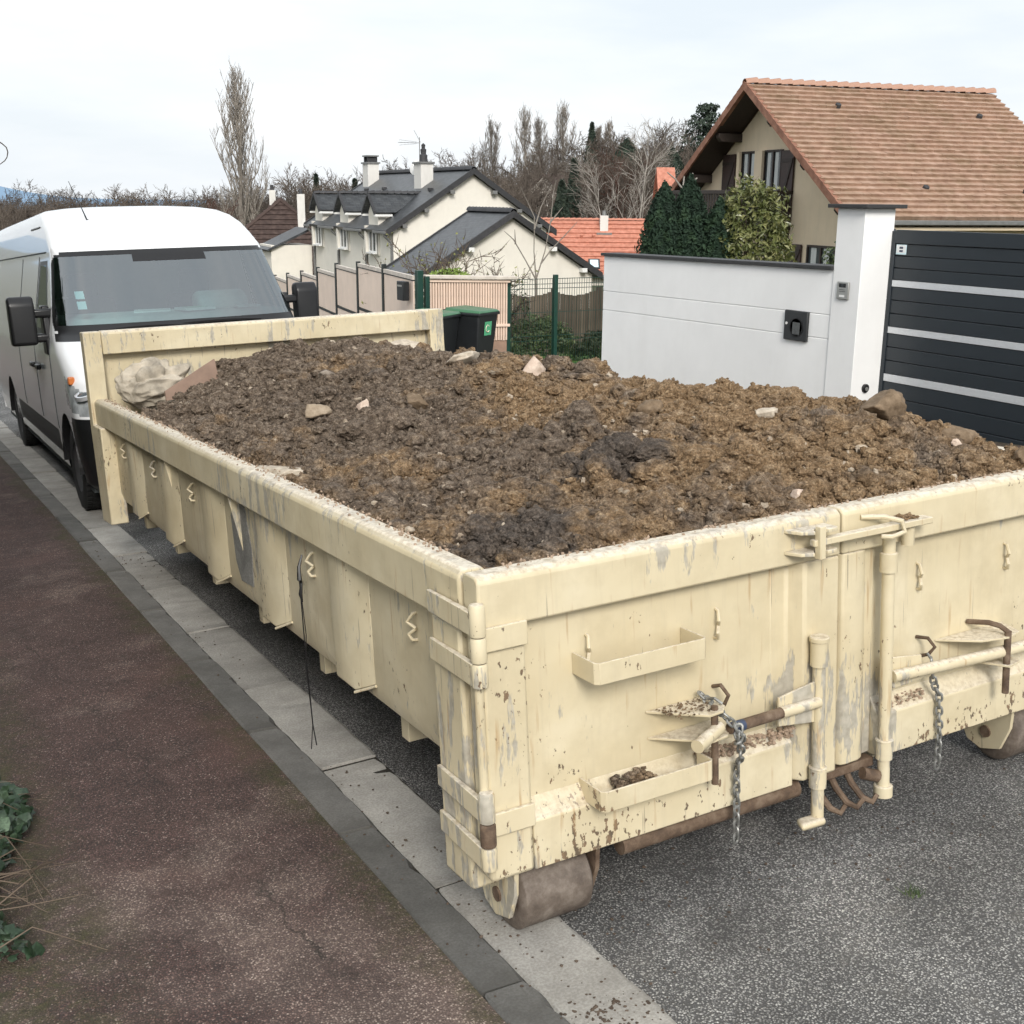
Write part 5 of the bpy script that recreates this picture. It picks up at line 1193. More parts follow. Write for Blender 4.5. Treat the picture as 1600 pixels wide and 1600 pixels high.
# ---- orange roof house
h4 = thing('orange_roof_house', 'house with bright orange tiled roof behind the slate house', 'house', T(46.5, 71.2, 0, math.atan2(-.486, .874)))
MB().box((-7.5, .8, -8), (5.6, 9, -3.2)).build('wall', HOUSE_W, h4)
sl4 = math.hypot(4.6, 3.9)
rf = roof_slab(h4, 'roof', (-8, 0, -3.5), (1, 0, 0), (0, 4.6, 3.9), 14, sl4, .15, TILE_O); courses(rf, 14, sl4, 12, .40, TILE_O, 8, .09)
roof_slab(h4, 'roof', (6, 9.2, -3.5), (-1, 0, 0), (0, -4.6, 3.9), 14, sl4, .15, TILE_O)
ridge_caps(h4, (-8, 4.6, .40), (6, 4.6, .40), .42, .13, TILE_O)
c = MB().box((.62, 3.6, -.8), (1.22, 4.3, .75)).build('chimney', CHIMW, h4); MB().lathe([(.16, 0), (.14, .35), (0, .36)], 10, (0, 0, 1), (.92, 3.95, .75)).build('chimney_pot', ZINC, c)
MB().box((.35, 3.3, -.72), (1.5, 3.62, -.50)).build('flashing', ZINC, c)
o = MB().box((-.42, -.5, .02), (.42, .5, .14)).build('skylight', DKRIDGE, rf); o.matrix_basis = Matrix.Translation((8.05, 1.15, .02)); MB().box((-.30, -.38, .141), (.30, .38, .155)).build('pane', STICK, o)
for x in (7.2, 8.1): MB().lathe([(.14, -.1), (.12, .22), (0, .24)], 10, (0, .1, 1), (x, 4.1, .06)).build('roof_vent', TILE_O, rf)
# ---- small houses up the wooded hill
def far_house(name, label, M, w, d, h, rise, roofm):
    t = thing(name, label, 'house', M)
    MB().prism([(-w/2, -3), (w/2, -3), (w/2, h), (0, h+rise-.15), (-w/2, h)], 1, 0, d).build('wall', HOUSE_W, t)
    for s in (-1, 1):
        MB().hexa([(s*(w/2+.4), -.3, h-.35), (0, -.3, h+rise), (0, d+.3, h+rise), (s*(w/2+.4), d+.3, h-.35), (s*(w/2+.4), -.3, h-.2), (0, -.3, h+rise+.15), (0, d+.3, h+rise+.15), (s*(w/2+.4), d+.3, h-.2)] if s > 0 else
                  [(0, -.3, h+rise), (s*(w/2+.4), -.3, h-.35), (s*(w/2+.4), d+.3, h-.35), (0, d+.3, h+rise), (0, -.3, h+rise+.15), (s*(w/2+.4), -.3, h-.2), (s*(w/2+.4), d+.3, h-.2), (0, d+.3, h+rise+.15)]).build('roof', roofm, t)
    for x in (-w*.22, w*.22): window(t, T(x, -.012, h-1.6), .9, 1.1, 2, WHITEP)
    return t
far_house('hillside_house', 'small brown-roofed house half hidden among trees on the hill', T(78.0, 132.0, .3, R(-60)), 7, 9, 1.5, 3.0, TILE_B)
far_house('orange_gable_house', 'bright orange roof tip just left of the tan house eave', T(54.4, 74.4, -.4, R(-119)), 3.0, .8, 2.7, 1.9, TILE_O)

# ---------------------------------------------------------------- trees
def seg_mesh(segs, sides=3):
    S = np.asarray(segs, float); p0, p1, r0, r1 = S[:, :3], S[:, 3:6], S[:, 6], S[:, 7]
    d = p1-p0; d /= np.linalg.norm(d, axis=1)[:, None]+1e-9; up = np.where(np.abs(d[:, 2:3]) > .9, np.array([[1., 0, 0]]), np.array([[0, 0, 1.]]))
    a = np.cross(d, up); a /= np.linalg.norm(a, axis=1)[:, None]+1e-9; b = np.cross(d, a); V = []
    for p, r in ((p0, r0), (p1, r1)):
        for j in range(sides):
            t = 2*math.pi*j/sides; V.append(p+(a*math.cos(t)+b*math.sin(t))*r[:, None])
    V = np.stack(V, 1); n = len(S); base = (np.arange(n)*2*sides)[:, None]
    F = np.concatenate([base+np.array([[j, (j+1) % sides, sides+(j+1) % sides, sides+j]]) for j in range(sides)])
    return V.reshape(-1, 3), F
def grow(rg, segs, p, d, ln, r, lvl, P):
    """P: list per level of (children, angle, length ratio, first position, up-bend)"""
    n = 4 if lvl < 2 else 2
    pts = [np.array(p)]; dd = np.array(d)
    for k in range(n):
        dd = dd + rg.normal(0, .09, 3) + np.array([0, 0, P[lvl][4]]); dd /= np.linalg.norm(dd)
        q = pts[-1]+dd*ln/n; segs.append((*pts[-1], *q, r*(1-.8*k/n)+.0, r*(1-.8*(k+1)/n)+.0, lvl)); pts.append(q)
    if lvl+1 >= len(P): return
    nch, ang, lr, t0, _ = P[lvl+1]
    for c in range(nch):
        t = t0+(1-t0)*(c+rg.uniform(.2, .9))/nch; k = min(n-1, int(t*n)); q = pts[k]+(pts[k+1]-pts[k])*(t*n-k)
        dv = pts[k+1]-pts[k]; dv /= np.linalg.norm(dv); az = rg.uniform(0, 6.283) if lvl else c*2.4+rg.uniform(-.5, .5)
        s1 = np.cross(dv, [0, 0, 1.] if abs(dv[2]) < .95 else [1., 0, 0]); s1 /= np.linalg.norm(s1); s2 = np.cross(dv, s1); an = ang*rg.uniform(.7, 1.3)
        nd_ = dv*math.cos(an)+(s1*math.cos(az)+s2*math.sin(az))*math.sin(an)
        L_ = ln*lr*rg.uniform(.7, 1.2)*(1-.45*t if lvl == 0 else 1)
        grow(rg, segs, q, nd_, L_, max(r*.42, RMIN), lvl+1, P)
RMIN = .03
SPECS = dict(
 poplar=[(0, 0, 0, 0, .05), (34, .30, .42, .06, .10), (9, .38, .34, .15, .08), (5, .42, .40, .2, .05)],
 broad=[(0, 0, 0, 0, .03), (11, .95, .62, .30, .05), (7, .75, .50, .25, .03), (6, .75, .50, .25, .02), (3, .6, .5, .3, 0)],
 birch=[(0, 0, 0, 0, .04), (15, .50, .46, .15, .06), (7, .55, .45, .2, .02), (5, .6, .5, .2, -.02)],
 multi=[(0, 0, 0, 0, .04), (12, .42, .62, .04, .05), (6, .5, .45, .3, .03), (5, .55, .5, .2, 0)])
def poplar_segs(rg, h, rad, n, r0, rt):
    T0 = []; B = []; zs = np.linspace(-1, h*.97, 13)
    for k in range(12): T0.append((.10*math.sin(k), .10*math.cos(k*1.3), zs[k], .10*math.sin(k+1), .10*math.cos((k+1)*1.3), zs[k+1], r0*(1-k/12.5), r0*(1-(k+1)/12.5)))
    for i in range(n):
        z0 = h*(.03+.80*(i+rg.uniform(0, 1))/n); z1 = min(z0+h*rg.uniform(.16, .36), h*rg.uniform(.90, 1.0)); az = rg.uniform(0, 6.283)
        tr = rad*np.interp(z1/h, [0, .15, .35, .55, .75, .92, 1], [.6, .75, .95, 1.05, .86, .48, .10])*rg.uniform(.2, 1)**.6; P = []
        for t in np.linspace(0, 1, 6): P.append(np.array([math.cos(az)*tr*(1-(1-t)**2), math.sin(az)*tr*(1-(1-t)**2), z0+(z1-z0)*t])+rg.normal(0, .05, 3))
        rl = r0*.30*(1-z0/h*.6)
        for k in range(5): B.append((*P[k], *P[k+1], rl*(1-.16*k), rl*(1-.16*(k+1))))
        for q in range(13):
            t = rg.uniform(.15, 1)*4.99; k = int(t); p = P[k]+(P[k+1]-P[k])*(t-k); o_ = rg.uniform(0, 6.283); ln = rg.uniform(.5, 1.5)*h/20
            d = np.array([math.cos(o_)*.42, math.sin(o_)*.42, 1]); p2 = p+d*ln; B.append((*p, *p2, rt*1.3, rt))
            for w in range(2):
                o_ = rg.uniform(0, 6.283); f_ = rg.uniform(.2, .9); p3 = p+d*ln*f_; B.append((*p3, *(p3+np.array([math.cos(o_)*.45, math.sin(o_)*.45, 1])*ln*.55), rt, rt*.7))
    return np.array(T0), np.array(B)
def tree_proto(kind, seed, h, r, rmin):
    global RMIN
    if kind == 'poplar': return poplar_segs(np.random.default_rng(seed), h, h*(.142 if r > .41 else .140), 78 if r > .41 else 56, r*.8, rmin*.72)
    RMIN = rmin; rg = np.random.default_rng(seed); segs = []
    grow(rg, segs, (0, 0, -1.0), (0, 0, 1), h*(.98 if kind in ('poplar', 'birch') else .72)+1, r, 0, SPECS[kind])
    S = np.array(segs); top = S[:, 5].max(); S[:, [2, 5]] = np.where(S[:, [2, 5]] > 0, S[:, [2, 5]]*h/top, S[:, [2, 5]])
    return S[S[:, 8] < 1][:, :8], S[S[:, 8] >= 1][:, :8]
def tree_obj(name, label, kind, seed, M, h, r, rmin, mat, tmat=None, group=None, cat='tree'):
    a, b = tree_proto(kind, seed, h, r, rmin); t = thing(name, label, cat, M, group)
    np_mesh('trunk', *seg_mesh(a, 6), tmat or mat, t); np_mesh('crown', *seg_mesh(b, 3), mat, t); return t
def tz(x, y): return float(terrain(x, y))
CX, CY = -1.3, -2.395
def polar(u, d):
    """a spot on the land: image-column style bearing u (as the street map of this view) and distance"""
    k = (u-800)/1837.4; f = Vector((.4872, .8733)); r_ = Vector((.8733, -.4872)); v = (f+r_*k).normalized(); return CX+v.x*d, CY+v.y*d
def plant_tree(name, label, kind, seed, u, d, top, r, rmin, mat, tmat=None, group=None):
    x, y = polar(u, d); z = tz(x, y); return tree_obj(name, label, kind, seed, T(x, y, z), top-z, r, rmin, mat, tmat, group)
plant_tree('poplar', 'tall bare poplar standing alone behind the van', 'poplar', 11, 388, 112, 12.3, .42, .024, BARKG)
plant_tree('poplar', 'pale bare poplar, leftmost of the three behind the slate roof', 'poplar', 12, 766, 175, 12.6, .35, .026, BARKG)
plant_tree('poplar', 'pale broad bare poplar, middle of the three behind the slate roof', 'poplar', 13, 815, 172, 13.9, .4, .026, BARKG)
plant_tree('poplar', 'slim pale poplar right beside the middle poplar', 'poplar', 15, 838, 176, 13.2, .28, .024, BARKG)
plant_tree('poplar', 'pale bare poplar, rightmost and tallest of the three behind the slate roof', 'poplar', 14, 872, 170, 14.4, .4, .026, BARKG)
plant_tree('poplar', 'small distant poplar tip above the wood, left one', 'poplar', 16, 925, 210, 14.0, .3, .03, BARKG)
plant_tree('poplar', 'small distant poplar tip above the wood, right one', 'poplar', 17, 941, 215, 15.0, .3, .03, BARKG)
plant_tree('birch', 'white-stemmed birch right of the orange roof chimney', 'birch', 21, 990, 100, 8.6, .13, .017, BIRCH)
plant_tree('birch', 'white-stemmed birch above the orange roof chimney', 'birch', 22, 950, 104, 7.6, .11, .016, BIRCH)
plant_tree('red_twig_tree', 'reddish bare many-stemmed tree behind the orange roof, right one', 'multi', 23, 968, 112, 7.8, .13, .026, BARKR)
plant_tree('red_twig_tree', 'reddish bare many-stemmed tree behind the orange roof, left one', 'multi', 24, 922, 116, 6.6, .13, .026, BARKR)
plant_tree('red_twig_tree', 'reddish bare bush at the foot of the tall lone poplar', 'multi', 25, 352, 106, 2.2, .12, .024, BARKR)
plant_tree('red_twig_tree', 'brown bare bush right of the tall lone poplar', 'multi', 26, 420, 104, 1.6, .12, .024, BARK)
# skyline of bare trees
def skyline(u): return np.interp(u, [-60, 0, 60, 130, 210, 300, 340, 430, 480, 560, 620, 700, 760, 830, 900, 960, 1010, 1060, 1110, 1200, 1650], [302, 303, 292, 292, 290, 300, 290, 280, 268, 262, 256, 247, 234, 228, 216, 206, 198, 190, 183, 175, 185])
protos = []
for k, (kd, h_) in enumerate((('broad', 11), ('broad', 12), ('multi', 10), ('broad', 10), ('birch', 11))):
    a, b_ = tree_proto(kd, 40+k, h_, .18, .031); protos.append((a, b_, h_))
pm = []
for a, b_, h_ in protos:
    t = np_mesh('trunk', *seg_mesh(a, 5), BARK); c = np_mesh('crown', *seg_mesh(b_, 3), BARK_HAZE); pm.append((t.data, c.data, h_)); bpy.data.objects.remove(t); bpy.data.objects.remove(c)
rgt = np.random.default_rng(5)
def far_tree(u, d, topz, k, label, group, mat=None):
    x, y = polar(u, d); z = tz(x, y); h_ = max(3.5, topz-z); tm, cm, ph_ = pm[k]; s_ = h_/ph_
    t = thing('bare_tree', label, 'tree', T(x, y, z, rgt.uniform(0, 6.28)) @ Matrix.Diagonal((max(.55, s_*rgt.uniform(.85, 1.15)), max(.55, s_*rgt.uniform(.85, 1.15)), s_, 1)), group)
    for nm, me in (('trunk', tm), ('crown', cm)):
        o = bpy.data.objects.new(nm, me); COL.objects.link(o); o.parent = t
for i in range(66):
    u = -50+i*17.2+rgt.uniform(-7, 7)
    if 1100 < u < 1560: continue
    d = rgt.uniform(150, 215); topz = 1.98+(309+.009*(u-800)-skyline(u)-rgt.uniform(-12, 14))/1837*d*math.cos(math.atan((u-800)/1837))
    left = u < 560
    far_tree(u, d, topz, int(rgt.integers(0, 5)), 'bare brown winter tree in the low treeline on the left' if left else 'bare brown winter tree in the wood climbing the hill on the right', 'trees of the low treeline' if left else 'trees of the hillside wood')
for i in range(44):
    u = 560+i*13+rgt.uniform(-6, 6)
    if u > 1110: continue
    d = rgt.uniform(112, 150); topz = 1.98+(309-skyline(u)-rgt.uniform(18, 58))/1837*d
    far_tree(u, d, topz, int(rgt.integers(0, 5)), 'bare brown winter tree in the wood climbing the hill on the right', 'trees of the hillside wood')
for i in range(46):
    u = -40+i*13+rgt.uniform(-6, 6); d = rgt.uniform(118, 150); topz = 1.98+(309-skyline(u)-rgt.uniform(10, 26))/1837*d
    far_tree(u, d, topz, int(rgt.integers(0, 5)), 'bare brown winter tree in the low treeline on the left', 'trees of the low treeline')
# undergrowth that reads as one brown mass
SEG = []
for i in range(9000):
    u = rgt.uniform(-80, 1180); d = rgt.uniform(120, 250); x, y = polar(u, d); z = tz(x, y); lim = 1.98+(309-skyline(u)-rgt.uniform(14, 40))/1837*d
    for q in range(3):
        h_ = min(rgt.uniform(2, 9), max(1., lim-z))*rgt.uniform(.6, 1); dx, dy = rgt.normal(0, .9, 2); x2, y2 = x+rgt.normal(0, 1.2), y+rgt.normal(0, 1.2)
        SEG.append((x2, y2, z-.3, x2+dx, y2+dy, z+h_, .055, .025))
np_mesh('trunk', *seg_mesh(SEG, 3), BARK_HAZE).name = 'undergrowth'
tag(bpy.data.objects['undergrowth'], 'brown leafless undergrowth filling the distant wood', 'undergrowth', kind='stuff')

# leafy things ------------------------------------------------------
def leaf_mesh(P, N, L_, W_, rg, curl=.25):
    """two-triangle folded leaves at P with normals N"""
    n = len(P); a = np.cross(N, rg.normal(size=(n, 3))); a /= np.linalg.norm(a, axis=1)[:, None]+1e-9; b = np.cross(N, a)
    l = (L_*rg.uniform(.6, 1.3, n))[:, None]; w = (W_*rg.uniform(.6, 1.3, n))[:, None]
    V = np.stack([P-a*l*.5, P+b*w*.5+N*w*curl, P+a*l*.5, P-b*w*.5+N*w*curl], 1).reshape(-1, 3); i = np.arange(n)[:, None]*4
    return V, np.concatenate([i+np.array([[0, 1, 2, 3]])])
def conifer(name, label, M, h, rad, n, mat, seed, cat='tree', shape='cone', lsz=(.16, .07), group=None):
    rg = np.random.default_rng(seed); t = thing(name, label, cat, M, group)
    MB().tube([(0, 0, -.5), (0, 0, h*.9)], [rad*.10, .02], 8).build('trunk', BARK, t)
    zt = rg.uniform(0, 1, n)**(.85 if shape == 'cone' else 1); az = rg.uniform(0, 6.283, n)
    if shape == 'cone':
        tier = .72+.28*np.abs(np.sin(zt*h*1.9+np.sin(az*3)*.8)); R_ = rad*(1-zt)**.9*tier
    elif shape == 'cedar':
        tier = np.clip(1.6*np.sin(zt*h*1.5+.9*np.sin(az*2+1))**2, .15, 1); R_ = rad*(1-zt**2*.75)*tier
    else:
        R_ = rad*np.interp(zt, [0, .15, .5, .8, .93, 1], [.82, 1, .90, .56, .28, .02])*(1+.10*np.sin(az*9+zt*7)+.06*np.sin(az*17+3))
    pnv = np.stack([np.cos(az)*2.2, np.sin(az)*2.2, zt*h*1.3], -1); lump = 1+.22*pnoise(pnv+seed)+.12*pnoise(pnv*2.7+seed)
    rr = R_*lump*rg.uniform(.25, 1, n)**.35
    if shape == 'thuja': MB().lathe([(rad*.70, 0), (rad*.80, h*.2), (rad*.70, h*.5), (rad*.40, h*.78), (.02, h*.92)], 14).build('inner_shade', mat, t, 0, True)
    P = np.stack([np.cos(az)*rr, np.sin(az)*rr, zt*h*.985+.05+.04*rg.normal(size=n)], -1)
    N = np.stack([np.cos(az), np.sin(az), (.5 if shape != 'thuja' else .15)+0*az], -1)+rg.normal(0, .55, (n, 3)); N /= np.linalg.norm(N, axis=1)[:, None]
    np_mesh('crown', *leaf_mesh(P, N, lsz[0], lsz[1], rg), mat, t, None, False); return t
def gz(x, y): return road_z(x, y)-.2
conifer('thuja', 'dark green thuja, leftmost of the clump behind the wall', T(13.52, 17.85, -1.0), 3.25, .64, 15000, THUJA, 1, shape='thuja', lsz=(.10, .045))
conifer('thuja', 'dark green thuja, middle and tallest of the clump behind the wall', T(13.98, 17.6, -1.0), 3.4, .62, 15000, THUJA, 2, shape='thuja', lsz=(.10, .045))
conifer('thuja', 'dark green thuja, lower one in front of the balcony', T(14.45, 17.2, -1.0), 2.95, .60, 13000, THUJA, 3, shape='thuja', lsz=(.10, .045))
def leafy_shrub(name, label, M, rad, n, mat, lsz, seed, cat='shrub', stems=9, sm=BARK):
    rg = np.random.default_rng(seed); t = thing(name, label, cat, M); b = MB()
    d = rg.normal(size=(n, 3)); d /= np.linalg.norm(d, axis=1)[:, None]; d[:, 2] = np.abs(d[:, 2])*1.0-.35
    lump = 1+.55*pnoise(d*1.9+seed)+.40*pnoise(d*4.3+seed); r = rg.uniform(.35, 1, n)**.4*lump
    P = d*r[:, None]*np.array(rad)+np.array([0, 0, rad[2]*.45])
    N = d+rg.normal(0, .8, (n, 3)); N /= np.linalg.norm(N, axis=1)[:, None]
    np_mesh('foliage', *leaf_mesh(P, N, lsz[0], lsz[1], rg), mat, t, None, False)
    for k in range(stems):
        q = P[k*7]; b.tube([(0, 0, -.6), tuple(q*.5+np.array([0, 0, .1])), tuple(q*1.02)], [.03, .018, .006], 5)
    b.build('stems', sm, t); return t
leafy_shrub('laurel_shrub', 'yellow-green large-leaved laurel shrub in front of the tan house', T(15.08, 16.95, .20), (.98, .95, 2.0), 4000, LAUREL, (.15, .062), 4)
leafy_shrub('small_conifer_shrub', 'small yellow-green shrub tip beside the gate pillar and lower window', T(17.2, 16.6, -.6), (.45, .45, 1.5), 1800, SHRUB, (.10, .05), 14)
leafy_shrub('flowering_shrub', 'green shrub with pale tips behind the mesh fence', T(10.25, 17.2, -1.05), (.80, .6, .72), 3000, SHRUB, (.085, .042), 5)
leafy_shrub('low_shrub', 'dark low shrub at the foot of the white wall end', T(11.5, 16.7, -1.05), (.75, .5, .50), 2600, m_leaf('dark_shrub_leaf', (.014, .022, .008), (.03, .042, .016), (.06, .075, .03), .6, 5), (.08, .04), 6)
leafy_shrub('low_shrub', 'low green shrub beside the slatted screen', T(9.15, 16.5, -1.05), (.35, .4, .45), 900, SHRUB, (.08, .04), 16)
def twiggy(name, label, M, h, rad, seed, mat, leafm=None, nst=14, cat='shrub', nl=700, lsz=(.08, .04)):
    rg = np.random.default_rng(seed); segs = []; global RMIN
    RMIN = .0095
    for k in range(nst):
        az = rg.uniform(0, 6.28); lean = rg.uniform(.1, .75)
        grow(rg, segs, (rg.normal(0, .12), rg.normal(0, .12), -.3), (math.cos(az)*lean, math.sin(az)*lean, 1), h*rg.uniform(.6, 1.05), .016, 0, [(0, 0, 0, 0, .02), (7, .7, .42, .25, .03), (5, .7, .45, .2, .02)])
    S = np.array(segs)[:, :8]; t = thing(name, label, cat, M); np_mesh('branches', *seg_mesh(S, 3), mat, t)
    if leafm:
        P = S[rg.integers(0, len(S), nl), 3:6]; N = rg.normal(size=(nl, 3)); N /= np.linalg.norm(N, axis=1)[:, None]; np_mesh('leaves', *leaf_mesh(P, N, lsz[0], lsz[1], rg), leafm, t, None, False)
    return t
YEL = m_leaf('pale_leaf', (.09, .10, .03), (.20, .21, .07), (.36, .36, .15), .5, 5)
twiggy('climbing_shrub', 'twiggy shrub with few pale leaves in front of the wing roof, left one', T(8.85, 19.3, -1.25), 2.5, 1, 31, TWIG, YEL, 24)
twiggy('climbing_shrub', 'dense twiggy brown shrub in front of the wing gable', T(9.75, 19.5, -1.25), 2.3, 1, 32, TWIG, YEL, 26, nl=400)
twiggy('climbing_shrub', 'twiggy dark shrub beside the right edge of the slatted screen', T(9.60, 17.3, -1.1), 1.75, 1, 33, BARK, SHRUB, 16, nl=500)
leafy_shrub('creeper', 'bright green tuft growing over the top rail of the slatted screen', T(7.75, 16.05, .60), (.42, .14, .17), 420, m_leaf('bright_leaf', (.10, .16, .03), (.19, .27, .06), (.33, .42, .13), .5, 6), (.07, .04), 8, 'creeper', 4)
yt = thing('young_tree', 'young bare tree with forked branches behind the mesh fence', 'tree', T(11.35, 19.3, -1.4))
MB().tube([(0, 0, -.3), (.02, .01, .9), (-.01, 0, 1.75)], [.040, .034, .026], 8).build('trunk', BARKG, yt, 0, True)
b = MB()
for p in ([(0, 0, 1.72), (-.25, .05, 2.15), (-.50, .1, 2.55), (-.72, .1, 2.72)], [(0, 0, 1.72), (-.05, .02, 2.3), (-.06, 0, 3.0), (-.40, 0, 3.6)], [(0, 0, 1.74), (.22, .03, 2.3), (.36, .05, 2.9), (.42, .05, 3.5), (.48, .05, 3.75)], [(.12, .02, 2.05), (.40, .05, 2.35), (.75, .1, 2.62), (1.05, .1, 2.9)], [(-.06, 0, 2.75), (.12, .05, 3.2), (.40, .1, 3.65)], [(-.45, .1, 2.45), (-.47, .1, 2.75)], [(.36, .05, 2.9), (.62, 0, 3.2)]):
    b.tube(p, [.018]+[.011]*(len(p)-2)+[.005], 6)
b.build('branches', BARKG, yt, 0, True)
pt = thing('pruned_tree', 'pale pruned stem with stubby forks rising above the thujas', 'tree', T(14.35, 18.35, -.9))
MB().tube([(0, 0, 0), (.02, 0, 2.2), (0, 0, 3.1)], [.035, .028, .024], 7).build('trunk', BIRCH, pt, 0, True)
b = MB()
for p in ([(0, 0, 3.08), (-.22, 0, 3.3), (-.42, 0, 3.42)], [(0, 0, 3.08), (.02, 0, 3.35)], [(0, 0, 3.08), (.20, 0, 3.22), (.36, 0, 3.32)], [(.2, 0, 3.22), (.24, 0, 3.42)]): b.tube(p, [.022]+[.014]*(len(p)-1), 6)
b.build('branches', BIRCH, pt, 0, True)
def far_conifer(u, d, top, rad, label, seed, shape='cone', n=5000):
    x, y = polar(u, d); z = tz(x, y); conifer('far_conifer', label, T(x, y, z), top-z, rad, n, CONIF, seed, shape=shape, lsz=(.65, .28))
far_conifer(872, 112, 3.5, 2.1, 'dark conifer in front of the wood, left of the birches', 61)
far_conifer(890, 118, 5.6, 2.0, 'taller dark conifer just behind the birches on the left', 62)
far_conifer(915, 165, 11.8, 2.6, 'pointed dark conifer on the skyline of the hill', 63)
far_conifer(1085, 165, 14.2, 5.2, 'broad dark cedar on the skyline left of the tan roof', 64, 'cedar', 3800)
far_conifer(1035, 135, 7.4, 2.6, 'dark evergreen right of the birches', 65, 'thuja', 6000)
far_conifer(968, 150, 9.0, 3.0, 'dark evergreen mass in the wood above the birches', 67, 'thuja', 6000)
far_conifer(1600, 110, 10.6, 3.0, 'dark conifer tip at the right end of the tan roof', 66)
far_conifer(560, 150, 4.0, 1.8, 'small dark conifer in the treeline left of the slate roof', 68)
far_conifer(640, 160, 5.0, 2.2, 'small dark conifer behind the slate ridge', 69)
far_conifer(502, 155, 4.6, 1.5, 'pointed dark conifer in the low treeline', 70)

# ---------------------------------------------------------------- pavement-side ivy, hedge, moss and grass
def ivy_leaves(P, N, rg, s):
    base = np.array([(0, -.5, 0), (.42, -.42, .03), (.5, .05, -.03), (.22, .12, .02), (0, .62, -.04), (-.22, .12, .02), (-.5, .05, -.03), (-.42, -.42, .03)]); n = len(P)
    a = np.cross(N, rg.normal(size=(n, 3))); a /= np.linalg.norm(a, axis=1)[:, None]; b = np.cross(N, a); sc = s*rg.uniform(.55, 1.3, n)
    V = P[:, None, :]+sc[:, None, None]*(base[None, :, 0, None]*a[:, None, :]+base[None, :, 1, None]*b[:, None, :]+base[None, :, 2, None]*N[:, None, :]); i = np.arange(n)[:, None]*8
    return V.reshape(-1, 3), i+np.arange(8)[None, :]
rg = np.random.default_rng(77)
iv_ = thing('ivy', 'dark green ivy with dry stems creeping onto the pavement at bottom left', 'ivy', ROAD)
n = 1150; y = rg.uniform(.62, 1.80, n); xe_ = -1.05+.10*np.sin(y*5)-.05*(y-.9)**2; x = xe_-rg.uniform(0, 1, n)**1.3*.55; hh = .06+np.clip((xe_-x), 0, .5)*.55
P = np.stack([x, y, .05+hh*rg.uniform(.15, 1, n)], -1); N = rg.normal(0, .55, (n, 3))+np.array([.35, -.35, .9]); N /= np.linalg.norm(N, axis=1)[:, None]
first300 = 300; V, F = ivy_leaves(P, N, rg, .042)
o = np_mesh('ivy_leaves', V, F, IVY, iv_, None, False); o['kind'] = 'stuff'
b = MB()
for k in range(22):
    y0 = rg.uniform(.6, 1.75); p = [(-1.25, y0, .08+rg.uniform(0, .15)), (-1.08+rg.uniform(-.05, .05), y0+rg.normal(0, .08), .14+rg.uniform(-.05, .06)), (-.98+rg.uniform(-.06, .10), y0+rg.normal(0, .14), .07+rg.uniform(-.01, .08))]; b.tube(p, [.003, .002, .001], 5)
b.build('dry_stems', TWIG, iv_, 0, True)
rg = np.random.default_rng(78)
hd = thing('boundary_hedge', 'tall dark ivy-clad hedge along the pavement edge', 'hedge', ROAD @ T(-2.4, 6, 0))
n = 12000; P = np.stack([rg.uniform(-.35, .35, n), rg.uniform(-4.6, 9, n), rg.uniform(0, 4.2, n)], -1); P[:, 0] += .12*pnoise(P*.9); N = np.stack([np.full(n, .9), rg.normal(0, .5, n), rg.normal(.3, .5, n)], -1); N /= np.linalg.norm(N, axis=1)[:, None]
np_mesh('foliage', *leaf_mesh(P, N, .22, .16, rg), IVY, hd, None, False)
MB().box((-.25, -4.5, 0), (.22, 9, 4.05)).build('inner_mass', THUJA, hd)
def tufts(name, label, spots, hgt, mat, cat, nb=26):
    rg = np.random.default_rng(9); V = []; F = []; c = 0
    for (x, y, r) in spots:
        for k in range(nb):
            az = rg.uniform(0, 6.28); d = rg.uniform(0, r); px, py = x+d*math.cos(az), y+d*math.sin(az); h_ = hgt*rg.uniform(.5, 1.2); lx, ly = rg.normal(0, .35, 2)*h_; w = .0022
            V += [(px-w, py, .0), (px+w, py, .0), (px+lx, py+ly, h_)]; F.append((c, c+1, c+2)); c += 3
    o = np_mesh(name, V, F, mat, None, ROAD, False); return tag(o, label, cat, kind='stuff')
tufts('road_weed', 'small grass tuft growing in the asphalt below the left door', [(1.18, -.36, .03)], .028, SHRUB, 'grass', 40)
lw = MB(); lw.add([(8.6, 15.98, -1.02), (12.5, 15.98, -.95), (13, 21, -1.3), (8.6, 21, -1.35)], [(0, 1, 2, 3)]); struct(lw.build('lawn', GRASS, None))
tl = thing('overhanging_twig_tree', 'thin bare twig with buds at the top left edge of the picture', 'tree', ROAD @ T(-2.5, 4.2, 0))
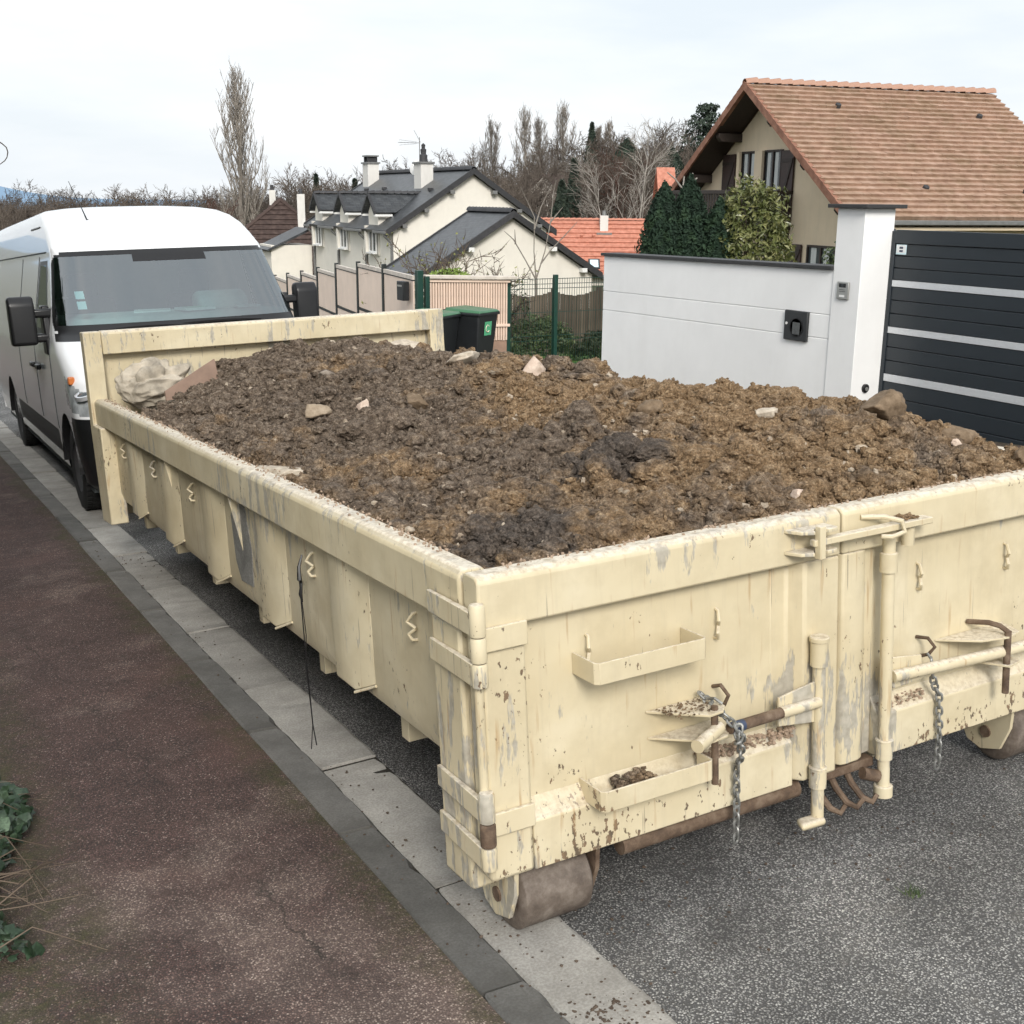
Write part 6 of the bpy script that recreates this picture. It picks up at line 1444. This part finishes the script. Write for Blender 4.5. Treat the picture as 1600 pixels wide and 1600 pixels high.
MB().tube([(0, 0, 0), (.05, 0, 1.5), (.2, 0, 2.5), (.6, .02, 2.75), (1.2, -.02, 2.62)], [.05, .04, .03, .014, .008], 7).build('trunk', BARK, tl, 0, True)
MB().tube([(1.2, -.02, 2.62), (1.75, 0, 2.56), (1.95, .0, 2.545), (2.005, .0, 2.533), (2.035, .01, 2.515), (2.052, .0, 2.495), (2.056, 0, 2.472), (2.050, .01, 2.448), (2.036, 0, 2.430), (2.01, 0, 2.412), (1.97, 0, 2.405)], [.005, .004, .004, .0035, .003, .003, .003, .0025, .0025, .002, .0015], 5).build('twig', BARK, tl, 0, True)
bd = MB().add([(0, -.12, 0), (.10, 0, .02), (0, .16, 0), (-.10, 0, .02), (.0, -.06, .03), (.45, .02, .16), (.40, .12, .14), (-.45, .02, .16), (-.40, .12, .14)], [(0, 1, 2, 3), (0, 4, 2), (1, 5, 6), (3, 8, 7), (0, 1, 4), (0, 4, 3)])
o = bd.build('bird', BLKPL); o.matrix_world = T(44.2, 122, 4.9, .4); tag(o, 'tiny dark bird in flight above the treeline', 'bird')

# soil and small litter spilled on the road and gutter round the skip
rg = np.random.default_rng(91); iv, jf = ico(1); V = []; F = []
for k in range(900):
    c = rg.integers(0, 6); cx, cy_, sx, sy = [(.15, -.35, .06, .05), (.10, 5.6, .15, .4), (1.0, -.05, .5, .12), (.06, 2.0, .06, 1.6), (.3, .2, .2, .3), (-.3, 1.2, .35, 1.2)][c]
    r = rg.uniform(.0012, .006)*(1 if c != 5 else .7); x, y = rg.normal(cx, sx), rg.normal(cy_, sy); z = .052 if x < -.0 else .0
    V.append(iv*r*(1+rg.normal(0, .2, (len(iv), 1)))*np.array([1, 1, .6])+np.array([x, y, z])); F.append(jf+len(iv)*k)
tag(np_mesh('spilled_soil', np.concatenate(V), np.concatenate(F), m_rust('damp_crumbs', (.04, .03, .022), (.085, .062, .045), (.16, .12, .09), .95), None, ROAD, False), 'loose soil crumbs spilled on the ground round the skip', 'soil', kind='stuff')
